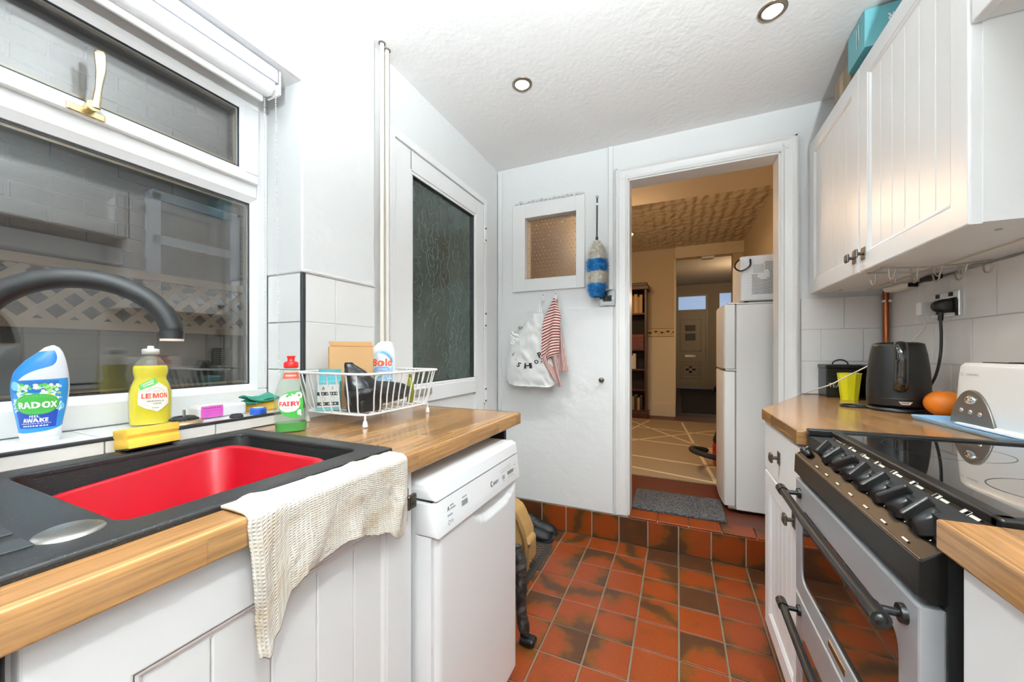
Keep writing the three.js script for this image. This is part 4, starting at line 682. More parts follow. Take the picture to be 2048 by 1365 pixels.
// ---------------------------------------------------------------- wire basket and what it holds
{
  const t = thing('dish_basket', 'white coated wire dish basket at the worktop end', 'basket', [-0.905, YL, 0.915]);
  const W = M.white, rim = (w, d, y, r = 0.04) => { const p = []; for (const [cx, cz, a0] of [[w - r, d - r, 0], [-w + r, d - r, 90], [-w + r, -d + r, 180], [w - r, -d + r, 270]]) for (let i = 0; i <= 4; i++) { const a = (a0 + i * 22.5) * Math.PI / 180; p.push([cx + Math.cos(a) * r, y, cz + Math.sin(a) * r]); } return p; };
  mesh('rim', tube(rim(0.15, 0.172, 0.149), 0.0035, 120, 8, true), W, t); mesh('bottom_ring', tube(rim(0.122, 0.147, 0.034, 0.03), 0.0028, 100, 8, true), W, t);
  const wire = (a, b, c, d) => mesh('wire', tube([a, b, c, d], 0.0021, 14, 6), W, t);
  for (let i = 0; i < 11; i++) { const f = (i / 10 - 0.5) * 2; for (const s of [1, -1]) wire([s * 0.15, 0.149, f * 0.135], [s * 0.136, 0.09, f * 0.128], [s * 0.124, 0.038, f * 0.12], [s * 0.11, 0.034, f * 0.118]); }
  for (let i = 0; i < 7; i++) { const f = (i / 6 - 0.5) * 2; for (const s of [1, -1]) wire([f * 0.115, 0.149, s * 0.172], [f * 0.108, 0.09, s * 0.16], [f * 0.1, 0.038, s * 0.148], [f * 0.098, 0.034, s * 0.135]); }
  for (let i = 0; i < 8; i++) mesh('base_wire', rod([-0.12, 0.034, (i / 7 - 0.5) * 0.26], [0.12, 0.034, (i / 7 - 0.5) * 0.26], 0.002, 6), W, t);
  for (const x of [-0.115, 0.115]) for (const z of [-0.14, 0.14]) mesh('foot', [rod([x, 0.034, z], [x, 0.012, z], 0.003), move(lathe([[0, 0], [0.007, 0], [0.0075, 0.004], [0.005, 0.018], [0, 0.018]], 14), x, 0, z)], W, t);
}
{ // open cardboard carton
  const t = thing('cardboard_box', 'open plain brown cardboard carton standing in the wire basket', 'box', [-0.972, YL + 0.037, 0.893], 0.35);
  const C = M.card; mesh('carton', [lb(0.13, 0.19, 0.003, 0, 0.095, 0.024), lb(0.13, 0.19, 0.003, 0, 0.095, -0.024), lb(0.003, 0.19, 0.048, 0.0635, 0.095, 0), lb(0.003, 0.19, 0.048, -0.0635, 0.095, 0), lb(0.13, 0.003, 0.048, 0, 0.0015, 0)], C, t);
  mesh('flap', move(turn(lb(0.128, 0.003, 0.03, 0, 0, -0.015), 0.5, 0, 0), 0, 0.191, 0.024), mat(0xa97f52, 0.85), t);
  t.rotation.y = 0.95;
}
{ const t = thing('small_teal_carton', 'small teal carton with black and white print in basket', 'box', [-0.958, YL + 0.037, 0.8], 0.75);
  mesh('carton', [lb(0.062, 0.085, 0.05, 0, 0.0425, 0, 0.001)], M.teal, t); mesh('open_flap', move(turn(lb(0.062, 0.0012, 0.038, 0, 0, 0.019), -1.25, 0, 0), 0, 0.085, -0.025), M.teal, t);
  const p = print('carton_print', t, 0.058, 0.078, 6000, (x, W, H) => { x.fillStyle = '#e9e9e6'; x.fillRect(0, H * 0.06, W, H * 0.86); x.fillStyle = '#2c2c2c'; x.fillRect(0, H * 0.34, W, H * 0.13); x.fillRect(0, H * 0.72, W, H * 0.13); text(x, 'A', W * 0.28, H * 0.2, H * 0.15, '#333'); text(x, 'E', W * 0.7, H * 0.2, H * 0.15, '#333', 'normal'); text(x, 'E', W * 0.45, H * 0.405, H * 0.11, '#e8e8e8'); x.fillStyle = '#bdbdbd'; for (const c of [0.1, 0.22, 0.6, 0.72, 0.84]) x.fillRect(W * c, H * 0.37, W * 0.07, H * 0.07); x.strokeStyle = '#555'; x.lineWidth = 3; for (const c of [0.28, 0.7]) { x.beginPath(); x.arc(W * c, H * 0.6, H * 0.07, 0, 7); x.stroke(); } x.fillStyle = '#cfcfcf'; for (const c of [0.12, 0.26, 0.5, 0.64, 0.78]) x.fillRect(W * c, H * 0.755, W * 0.08, H * 0.06); }); p.position.set(0, 0.0425, 0.0256); }
{ // roll of black bin bags
  const t = thing('bin_bag_roll', 'loose roll of shiny black bin bags in the wire basket', 'bin bags', [-0.845, YL + 0.037, 0.9], 0);
  const g = grid((u, v) => { const a = u * Math.PI * 2, taper = Math.sin(Math.min(1, Math.max(0, v)) * Math.PI) ** 0.3, r = (0.042 + 0.006 * Math.sin(a * 3 + v * 5) + 0.012 * fbm(Math.cos(a) * 2 + v * 4, Math.sin(a) * 2, 3, 3)) * (1.08 - v * 0.5) * Math.max(0.02, taper); return [Math.cos(a) * r * 0.85, 0.042 + Math.sin(a) * r, 0.125 - v * 0.255]; }, 48, 40, true);
  mesh('roll', g, M.binbag, t);
  const lr = smoothRows([[0.0, 0.04, 0.05, -0.01, 0.06, 3], [0.04, 0.044, 0.058, -0.012, 0.055, 3], [0.08, 0.036, 0.05, -0.02, 0.062, 2.6], [0.115, 0.022, 0.03, -0.03, 0.078, 2.4], [0.142, 0.008, 0.01, -0.04, 0.095, 2.2]], 5), lg = loft(lr, 40), lp = lg.attributes.position; lg.deleteAttribute('normal'); for (let i = 0; i < lp.count; i++) { const X = lp.getX(i), Y = lp.getY(i), Z = lp.getZ(i); lp.setX(i, X + 0.012 * fbm(Y * 22, Z * 22, 3, 3)); lp.setZ(i, Z + 0.012 * fbm(X * 22, Y * 22, 8, 3)); } const ls = mergeVertices(lg, 1e-4); ls.computeVertexNormals();
  mesh('folded_bag', ls, M.binbag, t);
}
{ const t = thing('laundry_liquid_bottle', 'white laundry liquid bottle with blue label in basket', 'bottle', [-0.945, YL + 0.037, 1.005], face(-0.945, 1.005));
  const rows = smoothRows([[0, 0.04, 0.026, 0, 0, 3], [0.005, 0.043, 0.029, 0, 0, 3], [0.07, 0.046, 0.03, 0, 0, 2.8], [0.13, 0.046, 0.03, 0, 0, 2.6], [0.165, 0.043, 0.028, 0.002, 0, 2.5], [0.19, 0.033, 0.024, 0.006, 0, 2.4], [0.204, 0.024, 0.018, 0.01, 0, 2.3], [0.21, 0.016, 0.012, 0.011, 0, 2.2]], 5);
  mesh('bottle', loft(rows, 56), phys(0xf4f5f6, 0.3), t);
  const lab = canvasTex(512, 640, (x, W, H) => { x.clearRect(0, 0, W, H); x.fillStyle = '#cfe2f3'; x.beginPath(); x.ellipse(256, 250, 225, 235, 0, 0, 7); x.fill(); x.fillStyle = '#9cc6e6'; x.fillRect(60, 330, 390, 310); x.fillStyle = '#dbeaf6'; x.beginPath(); x.ellipse(256, 240, 190, 190, 0, 0, 7); x.fill(); x.fillStyle = '#5f9ec4'; x.beginPath(); x.ellipse(330, 150, 150, 60, 0.7, 0, 7); x.fill(); x.fillStyle = '#eef5fb'; x.beginPath(); x.ellipse(290, 185, 150, 60, 0.7, 0, 7); x.fill(); text(x, 'Bold', 256, 250, 170, '#d9552c', '900'); x.fillStyle = '#8fb9e8'; x.beginPath(); x.ellipse(256, 365, 130, 45, 0, 0, 7); x.fill(); text(x, 'Lenor', 256, 365, 54, '#ffffff', 'italic bold'); x.fillStyle = '#4f7db3'; for (let i = 0; i < 3; i++) x.fillRect(350, 430 + i * 20, 90, 9); for (let i = 0; i < 14; i++) { x.fillStyle = i % 2 ? '#ffffff' : '#4fa6a0'; x.beginPath(); x.ellipse(90 + rnd() * 330, 480 + rnd() * 130, 26, 14, rnd() * 3, 0, 7); x.fill(); } });
  mesh('label', loftPatch(rows, -0.95, 0.95, 0.062, 0.184, 0.0008, 30, 20), new THREE.MeshPhysicalMaterial({ map: lab, transparent: true, roughness: 0.35 }), t); }
{ const t = thing('olive_bottle', 'slim olive-green bottle at the far end of basket', 'bottle', [-0.855, YL + 0.037, 1.045], 0.4); mesh('bottle', loft(smoothRows([[0, 0.011, 0.009, 0, 0, 3], [0.06, 0.012, 0.01, 0, 0, 2.5], [0.075, 0.009, 0.008, 0, 0, 2], [0.085, 0.005, 0.005, 0, 0, 2]], 4), 24), phys(0x7d7a1e, 0.3), t); mesh('cap', cyl(0.006, 0.0055, 0.012, 0, 0.09, 0, 16), phys(0x6a6716, 0.4), t); }
// ---------------------------------------------------------------- roller blind in the recess, pipes
{
  const t = thing('roller_blind', 'rolled-up white roller blind above the kitchen window', 'blind', [-1.125, 1.895, 0.17]);
  mesh('fabric_roll', turn(cyl(0.03, 0.03, 1.11, 0, 0, 0, 36), Math.PI / 2), phys(0xf5f5f8, 0.6), t);
  mesh('head_rail', [lb(0.05, 0.012, 1.12, 0.012, 0.036, 0, 0.003), lb(0.006, 0.03, 1.12, 0.034, 0.018, 0, 0.002)], phys(0xdfe2ee, 0.35), t);
  mesh('bottom_bar', lb(0.012, 0.02, 1.1, -0.02, -0.034, 0, 0.005), M.white, t);
  mesh('bracket', [lb(0.06, 0.07, 0.006, 0.005, 0.008, -0.568, 0.002), move(turn(cyl(0.022, 0.022, 0.016, 0, 0, 0, 28), Math.PI / 2), 0, 0, -0.56)], M.white, t);
  const beads = []; const sp = new THREE.SphereGeometry(0.0021, 6, 5); for (let i = 0; i < 130; i++) { const y = -0.015 - i * 0.0066; for (const [x, z] of [[-0.022, -0.557 - i * 0.00002], [0.02, -0.563 - i * 0.00008]]) { const b = sp.clone(); b.translate(x, y, z); beads.push(b); } }
  mesh('bead_chain', beads, M.white, t).userData.kind = 'stuff';
}
for (const [D, X] of [[1.118, -1.052], [1.152, -1.058]]) { const t = thing('heating_pipe', D < 1.13 ? 'cream painted vertical pipe against the tiled pier' : 'cream painted vertical pipe against the back door frame', 'pipe', [X, YL, D]); mesh('pipe', rod([0, 0.001, 0], [0, CH - YL - 0.001, 0], 0.0082, 14), M.pipePaint, t); mesh('ceiling_collar', move(lathe([[0.0085, 0], [0.013, 0], [0.013, -0.003], [0.0085, -0.004]], 16), 0, CH - YL, 0), mat(0x6a625a, 0.9), t); }
// ================================================================ RIGHT SIDE
const RX = 0.281, CD0 = 0.632, CD1 = 1.172;
const shapeXD = (pts) => { const s = new THREE.Shape(); pts.forEach(([x, d], i) => i ? s.lineTo(x, d) : s.moveTo(x, d)); return s; };
function slab(pts, y0, y1, b = 0.003) { const g = new THREE.ExtrudeGeometry(shapeXD(pts), { depth: y1 - y0 - 2 * b, bevelEnabled: true, bevelThickness: b, bevelSize: b, bevelOffset: -b, bevelSegments: 2 }); g.rotateX(-Math.PI / 2); g.translate(0, y0 + b, 0); return boxUV(g, 1, [0.3, 0.17]); }
{
  const t = thing('corner_worktop', 'oak block worktop with angled end under the kettle and toaster', 'worktop', [0, 0, 0]);
  mesh('board', slab([[RX, 1.18], [0.866, 1.18], [0.866, 2.218], [0.548, 2.218], [RX - 0.005, 1.585]], YR - 0.038, YR), M.wood, t);
  const n = thing('near_worktop', 'short oak worktop length on the near side of the cooker', 'worktop', [0, 0, 0]);
  mesh('board', slab([[0.288, -0.4], [0.866, -0.4], [0.866, 0.624], [0.288, 0.624]], YR - 0.038, YR), M.wood, n);
}
{
  const t = thing('drawer_cabinet', 'white base cupboard with one drawer beside the cooker', 'cabinet', [0, 0, 0]); const D0 = 1.185, D1 = 1.612;
  mesh('body', slab([[0.312, D0], [0.85, D0], [0.85, 2.2], [0.6, 2.2], [0.312, D1 - 0.01]], 0.1, YR - 0.04, 0.001), M.carcass, t); mesh('plinth', bx(0.36, 0.85, 0.001, 0.1, D0, D1 - 0.02), M.carcass, t);
  const dr = mesh('drawer', lb(D1 - D0 - 0.006, 0.168, 0.02, (D1 - D0) / 2, 0, 0, 0.004), M.cab, t); dr.rotation.y = -Math.PI / 2; dr.position.copy(V(0.3, 0.763, D1)); knob(dr, 0.21, 0.0, 0.01);
  const d = panelDoor(t, 'door', D1 - D0 - 0.006, 0.55, { boards: 6 }); d.rotation.y = -Math.PI / 2; d.position.copy(V(0.31, 0.122, D1 - 0.003)); knob(d, 0.372, 0.515, 0.02);
}
{
  const t = thing('end_cabinet', 'plain white base cupboard on the near side of the cooker', 'cabinet', [0, 0, 0]);
  mesh('body', bx(0.325, 0.85, 0.1, YR - 0.04, -0.38, 0.612), M.carcass, t); mesh('plinth', bx(0.36, 0.85, 0.001, 0.1, -0.38, 0.6), M.carcass, t);
  const d = panelDoor(t, 'door', 0.985, 0.73, { stile: 0.11, boards: 6 }); d.rotation.y = -Math.PI / 2; d.position.copy(V(0.323, 0.118, 0.61)); knob(d, 0.95, 0.6, 0.02);
}
{ // cooker
  const t = thing('electric_cooker', 'black and silver double oven electric cooker with ceramic hob', 'cooker', [0, 0, 0]);
  const silver = phys(0xaaacb0, 0.36, { metalness: 0.3 }), glassDark = phys(0x160f0c, 0.04, { clearcoat: 1, clearcoatRoughness: 0.02 });
  mesh('body', [bx(0.302, 0.86, 0.06, 0.885, CD0, CD1), bx(0.34, 0.85, 0.001, 0.06, CD0 + 0.02, CD1 - 0.02)], M.blackMatt, t);
  mesh('hob_frame', [bx(0.3, 0.862, 0.885, 0.902, CD1 - 0.018, CD1 + 0.004, 0.004), bx(0.345, 0.862, 0.885, 0.9, CD0 - 0.002, CD0 + 0.016, 0.004), bx(0.345, 0.366, 0.885, 0.9, CD0, CD1, 0.004), bx(0.846, 0.866, 0.885, 0.904, CD0, CD1, 0.004)], M.black, t);
  mesh('hob_glass', bx(0.36, 0.85, 0.885, 0.8975, CD0 + 0.012, CD1 - 0.014, 0.002), phys(0x0b0b0c, 0.03, { clearcoat: 1, clearcoatRoughness: 0.02 }), t);
  const ringM = mat(0x1c1c1e, 0.3); for (const [x, d, r] of [[0.49, 0.78, 0.07], [0.49, 1.04, 0.09], [0.72, 0.78, 0.09], [0.72, 1.04, 0.07]]) mesh('cooking_zone', move(turn(new THREE.RingGeometry(r - 0.0015, r, 48), -Math.PI / 2), x, 0.8978, -d), ringM, t);
  // sloping control panel
  const pf = new THREE.Shape(); [[0.357, 0.897], [0.276, 0.833], [0.274, 0.79], [0.284, 0.783], [0.36, 0.783]].forEach(([x, y], i) => i ? pf.lineTo(x, y) : pf.moveTo(x, y));
  const pg = new THREE.ExtrudeGeometry(pf, { depth: CD1 - CD0 - 0.004, bevelEnabled: true, bevelThickness: 0.002, bevelSize: 0.002, bevelOffset: -0.002, bevelSegments: 2 }); pg.translate(0, 0, -CD1 + 0.002);
  const cp = mesh('control_panel', clean(pg), phys(0x0d0a08, 0.3, { specularIntensity: 0.5 }), t);
  const basis = new THREE.Matrix4().makeBasis(new THREE.Vector3(0, 0, 1), new THREE.Vector3(0.785, 0.62, 0), new THREE.Vector3(-0.62, 0.785, 0));
  const onPanel = (o, along, up, out = 0) => { o.applyMatrix4(basis); o.position.set(0.276 + 0.785 * up - 0.62 * out, 0.833 + 0.62 * up + 0.785 * out, -(CD1 - along)); return o; };   // along: metres from the far end
  for (const u of [0.003, 0.1]) onPanel(mesh('panel_trim', lb(CD1 - CD0 - 0.004, 0.003, 0.003, 0, 0, 0, 0.001), M.pewter, cp), (CD1 - CD0) / 2, u, 0.001);
  onPanel(mesh('panel_end', lb(0.008, 0.098, 0.004, 0, 0, 0, 0.001), mat(0x8a857d, 0.3, { metalness: 0.9 }), cp), 0.005, 0.05, 0.001);
  const kg = merge([turn(lathe([[0, 0], [0.022, 0], [0.022, 0.004], [0.019, 0.008], [0.018, 0.02], [0.014, 0.024], [0, 0.0245]], 32), Math.PI / 2, 0, 0), lb(0.008, 0.042, 0.016, 0, 0, 0.028, 0.004)]);
  for (let i = 0; i < 7; i++) { const k = mesh('control_knob', kg, M.black, cp); k.rotation.z = [0.6, 0.2, -0.5, 0.4, 0.1, -0.3, 0.2][i]; const m = new THREE.Matrix4().makeRotationZ(k.rotation.z); k.rotation.set(0, 0, 0); k.applyMatrix4(m); k.applyMatrix4(basis); k.position.set(0.276 + 0.785 * 0.046 - 0.62 * 0.001, 0.833 + 0.62 * 0.046 + 0.785 * 0.001, -(1.03 - 0.0585 * i)); }
  const bg = turn(lathe([[0, 0], [0.008, 0], [0.008, 0.006], [0.006, 0.012], [0, 0.013]], 20), Math.PI / 2, 0, 0);
  onPanel(mesh('button', bg, M.black, cp), 0.03, 0.02, 0.001); onPanel(mesh('button', bg, M.black, cp), 0.06, 0.02, 0.001);
  const disp = onPanel(mesh('clock_display', lb(0.058, 0.034, 0.003, 0, 0, 0, 0.001), phys(0x241a12, 0.1), cp), 0.068, 0.068, 0.0005);
  const pr = print('panel_print', cp, 0.53, 0.096, 2400, (x, W, H) => {
    const u = W / 530, c = '#cfcabd'; x.strokeStyle = c; x.lineWidth = 1.6 * u; x.strokeRect(34 * u, 8 * u, 64 * u, 40 * u); x.fillStyle = c; x.fillRect(52 * u, 14 * u, 34 * u, 3.5 * u);
    for (let i = 0; i < 7; i++) { const X = (140 + i * 58.5) * u; x.lineWidth = 1.3 * u; x.strokeRect(X - 12 * u, 10 * u, 13 * u, 9 * u); x.fillRect(X - 11 * u + (i % 2) * 6 * u, 11 * u, 5 * u, 7 * u); x.fillRect(X + 4 * u, 13 * u, 17 * u, 4 * u); x.fillRect(X - 12 * u, 88 * u, 14 * u, 2.5 * u); for (let k = 0; k < 9; k++) { const a = Math.PI * (0.75 + k * 0.19); x.fillRect(X + Math.cos(a) * 26 * u, 50 * u + Math.sin(a) * 26 * u, 2 * u, 2 * u); } }
    for (let k = 0; k < 5; k++) x.fillRect((12 + k * 16) * u, 62 * u, 9 * u, 2.5 * u);
  }, 0.3); onPanel(pr, (CD1 - CD0) / 2, 0.0515, 0.0006);
  // doors
  const door = (y0, y1, wy0, wy1, hy) => {
    const s = new THREE.Shape(), L = CD1 - CD0 - 0.006; s.moveTo(0, y0); s.lineTo(L, y0); s.lineTo(L, y1); s.lineTo(0, y1); s.closePath();
    const h = new THREE.Path(), a = 0.045, b = L - 0.05, r = 0.035; h.moveTo(a + r, wy0); h.lineTo(b - r, wy0); h.quadraticCurveTo(b, wy0, b, wy0 + r); h.lineTo(b, wy1 - r); h.quadraticCurveTo(b, wy1, b - r, wy1); h.lineTo(a + r, wy1); h.quadraticCurveTo(a, wy1, a, wy1 - r); h.lineTo(a, wy0 + r); h.quadraticCurveTo(a, wy0, a + r, wy0); s.holes.push(h);
    const g = new THREE.ExtrudeGeometry(s, { depth: 0.02, bevelEnabled: true, bevelThickness: 0.003, bevelSize: 0.003, bevelOffset: -0.003, bevelSegments: 2, curveSegments: 8 }); g.rotateY(-Math.PI / 2); g.translate(0.3, 0, -CD1 + 0.003);
    const d = mesh('oven_door', clean(g), silver, t); mesh('door_glass', bx(0.2795, 0.298, wy0 - 0.004, wy1 + 0.004, CD0 + 0.048, CD1 - 0.044), glassDark, d);
    const st = (D) => merge([turn(cyl(0.013, 0.012, 0.006, 0, 0, 0, 20), 0, 0, Math.PI / 2).translate(0.274, hy, -D), rod([0.276, hy, -D], [0.244, hy, -D], 0.0055, 12)]);
    mesh('door_handle', merge([st(1.132), st(0.668), tube([[0.243, hy, -1.155], [0.24, hy, -0.9], [0.243, hy, -0.645]], 0.0092, 24, 14), move(turn(cyl(0.0115, 0.0115, 0.03, 0, 0, 0, 16), Math.PI / 2), 0.243, hy, -1.145), move(turn(cyl(0.0115, 0.0115, 0.03, 0, 0, 0, 16), Math.PI / 2), 0.243, hy, -0.655)]), M.black, d);
    return d;
  };
  const top = door(0.492, 0.775, 0.535, 0.712, 0.745); door(0.1, 0.484, 0.15, 0.4, 0.455);
  const badge = mesh('badge', bx(0.2755, 0.278, 0.506, 0.52, 0.86, 0.94, 0.001), M.brass, top);
}
{ // wall cupboards
  const t = thing('wall_cabinet', 'white grooved double wall cupboard above the kettle', 'cabinet', [0, 0, 0]); const y0 = 1.37, y1 = 2.08, D0 = 1.13, D1 = 2.19;
  mesh('body', bx(0.593, 0.866, y0 + 0.002, y1, D0, D1, 0.001), M.carcass, t);
  mesh('underside_groove', bx(0.76, 0.77, y0 - 0.0005, y0 + 0.004, D0 + 0.1, D1 - 0.05), mat(0xc9c0b0, 0.8), t);
  for (const [d1, kx] of [[D1, 0.495], [1.658, 0.032]]) { const d = panelDoor(t, 'door', 0.526, y1 - y0, { boards: 6, stile: 0.06, rail: 0.06 }); d.rotation.y = -Math.PI / 2; d.position.copy(V(0.592, y0, d1)); knob(d, kx, 0.058, 0.02); }
  for (const [x, d] of [[0.66, 1.21], [0.66, 2.1]]) mesh('screw_cap', move(cyl(0.006, 0.006, 0.002, 0, 0, 0, 16), x, y0 + 0.001, -d), M.steel, t);
  const b = thing('bridge_cabinet', 'white bridging wall cupboard hung above the cooker', 'cabinet', [0, 0, 0]);
  mesh('body', bx(0.593, 0.866, 1.8, 2.08, 0.53, 1.127), M.carcass, b); const d = panelDoor(b, 'door', 0.59, 0.284, { boards: 6 }); d.rotation.y = -Math.PI / 2; d.position.copy(V(0.592, 1.796, 1.124)); mesh('screw_cap', move(cyl(0.007, 0.007, 0.003, 0, 0, 0, 16), 0.68, 1.799, -0.99), M.steel, b);
  const c = thing('far_wall_cabinet', 'white wall cupboard on the camera side of cooker', 'cabinet', [0, 0, 0]);
  mesh('body', bx(0.593, 0.866, 1.372, 2.08, -0.4, 0.526), M.carcass, c); for (let i = 0; i < 2; i++) { const d = panelDoor(c, 'door', 0.455, 0.71, { boards: 6, stile: 0.06 }); d.rotation.y = -Math.PI / 2; d.position.copy(V(0.592, 1.37, 0.52 - i * 0.46)); knob(d, i ? 0.03 : 0.425, 0.058, 0.02); }
}
{ // boxes on top of the wall cupboard
  const t = thing('teal_appliance_box', 'teal cardboard box with upside-down white lettering on wall cupboard', 'box', [0.72, 2.162, 1.76]);
  mesh('carton', lb(0.245, 0.132, 0.14, 0, 0.066, 0, 0.002), M.teal, t);
  const p = print('front_lettering', t, 0.24, 0.13, 2400, (x, W, H) => { x.translate(W, H); x.rotate(Math.PI); text(x, 'UT', W * 0.71, H * 0.34, H * 0.26, '#ffffff', 'bold', 'right'); text(x, 'DER', W * 0.76, H * 0.64, H * 0.26, '#ffffff', 'bold', 'right'); }); p.position.set(0, 0.066, 0.0705);
  const q = print('side_lettering', t, 0.13, 0.12, 2400, (x, W, H) => { x.fillStyle = '#d7e6e6'; x.fillRect(W * 0.55, H * 0.15, W * 0.05, H * 0.6); x.fillRect(W * 0.68, H * 0.1, W * 0.07, H * 0.5); }); q.rotation.y = -Math.PI / 2; q.position.set(-0.1228, 0.066, 0);
  const u = thing('dark_teal_box', 'dark teal flat box under the larger teal box', 'box', [0.735, 2.08, 1.765]); mesh('carton', lb(0.235, 0.081, 0.145, 0, 0.0405, 0, 0.002), phys(0x4a878e, 0.5), u); mesh('tape', lb(0.02, 0.0006, 0.146, 0, 0.0812, 0), phys(0x6a9a9e, 0.3), u);
  const w = thing('brown_parcel', 'brown parcel behind the teal box on wall cupboard', 'parcel', [0.73, 2.08, 1.93]); mesh('carton', lb(0.24, 0.15, 0.16, 0, 0.075, 0, 0.003), mat(0x9b8a75, 0.85), w); mesh('tape', lb(0.245, 0.151, 0.03, 0, 0.0752, 0, 0.003), mat(0xb09b7d, 0.5), w);
}
{ // mug hooks under the cupboard
  const t = thing('mug_hook_rack', 'stainless wire mug hook rack under the wall cupboard', 'hook rack', [0.72, 1.37, 1.6]);
  mesh('rail', [tube([[-0.13, -0.006, -0.045], [0.0, -0.014, -0.04], [0.12, -0.006, -0.04]], 0.0028, 20, 8), tube([[-0.13, -0.006, 0.045], [0.0, -0.014, 0.04], [0.12, -0.006, 0.04]], 0.0028, 20, 8), rod([-0.12, -0.006, -0.045], [-0.12, -0.006, 0.045], 0.0024), rod([0.11, -0.006, -0.045], [0.11, -0.006, 0.045], 0.0024)], M.steel, t);
  for (let i = 0; i < 5; i++) for (const s of [-1, 1]) { const x = -0.11 + i * 0.052, z = s * 0.042; const p = []; p.push([x, -0.012, z]); for (let k = 0; k <= 8; k++) { const a = k / 8 * Math.PI; p.push([x, -0.028 - Math.sin(a) * 0.017, z + s * (0.002 + 0.016 * (1 - Math.cos(a)))]); } p.push([x, -0.02, z + s * 0.04]); mesh('hook', tube(p, 0.0022, 26, 7), M.steel, t); }
  const l = thing('cupboard_strip_light', 'small cream strip light under the wall cupboard corner', 'light fitting', [0.835, 1.37, 2.05], 0.1); mesh('housing', loft(smoothRows([[-0.022, 0.012, 0.05, 0, 0, 3], [-0.016, 0.022, 0.075, 0, 0, 3], [-0.001, 0.024, 0.08, 0, 0, 4]], 3), 30), M.pipePaint, l); mesh('end_cap', lb(0.03, 0.016, 0.006, 0, -0.01, 0.079, 0.002), M.blackMatt, l);
  const j = thing('cable_clip', 'black cable block under the wall cupboard by sockets', 'cable clip', [0.83, 1.37, 1.83]); mesh('block', [lb(0.03, 0.016, 0.075, 0, -0.009, 0, 0.004), lb(0.02, 0.012, 0.03, 0, -0.014, 0.02, 0.003)], M.blackMatt, j);
}
{ const t = thing('copper_pipe', 'bare copper pipe rising in the tiled corner', 'pipe', [0.849, YR, 2.195]); mesh('pipe', rod([0, 0, 0], [0, 0.475, 0], 0.011, 18), M.copper, t); mesh('clip', [lb(0.03, 0.012, 0.02, 0.003, 0.43, 0, 0.003)], M.white, t); }
{ // double socket with plugs
  const t = thing('wall_socket', 'chrome double wall socket on the tiled wall', 'socket', [XR, 1.262, 1.818], -Math.PI / 2);
  mesh('face_plate', lb(0.15, 0.088, 0.01, 0, 0, 0.005, 0.003), M.chrome, t); mesh('insert', lb(0.06, 0.05, 0.002, -0.03, -0.005, 0.0105, 0.001), M.blackMatt, t); mesh('insert', lb(0.06, 0.05, 0.002, 0.035, -0.005, 0.0105, 0.001), M.blackMatt, t);
  for (const x of [-0.035, 0.035]) mesh('rocker', lb(0.014, 0.014, 0.004, x, 0.033, 0.011, 0.001), M.blackMatt, t);
  const p = thing('kettle_plug', 'black three-pin plug in the wall socket with its cable', 'plug', [0, 0, 0]);
  mesh('plug', merge([loft(smoothRows([[0, 0.024, 0.026, 0, 0, 4], [0.02, 0.023, 0.025, 0, 0, 3.5], [0.034, 0.016, 0.018, 0, 0, 3], [0.04, 0.01, 0.01, 0, 0, 2.5]], 3), 24).rotateZ(Math.PI / 2).translate(XR - 0.013, 1.256, -1.79), rod([XR - 0.03, 1.245, -1.79], [XR - 0.032, 1.205, -1.79], 0.007, 12)]), M.black, p);
  mesh('cable', tube([[XR - 0.032, 1.21, -1.79], [XR - 0.03, 1.15, -1.79], [XR - 0.035, 1.08, -1.785], [XR - 0.045, 1.01, -1.79], [0.805, 0.955, -1.80], [0.8, 0.925, -1.815], [0.785, 0.903, -1.83]], 0.0042, 50, 10), M.black, p);
  const a = thing('phone_charger', 'white charger plug with thin white cable trailing over worktop', 'charger', [0, 0, 0]);
  mesh('charger', [lb(0.045, 0.05, 0.03, XR - 0.034, 1.255, -1.868, 0.006)], M.white, a);
  mesh('cable', tube([[XR - 0.04, 1.232, -1.87], [XR - 0.03, 1.2, -1.88], [XR - 0.035, 1.15, -1.93], [XR - 0.07, 1.1, -1.98], [0.74, 1.065, -1.93], [0.69, 1.046, -1.9], [0.64, 1.0, -1.95], [0.593, 0.956, -2.0], [0.565, 0.925, -2.1], [0.556, 0.905, -2.17], [0.56, 0.897, -2.205]], 0.0024, 80, 8), M.pipePaint, a);
}
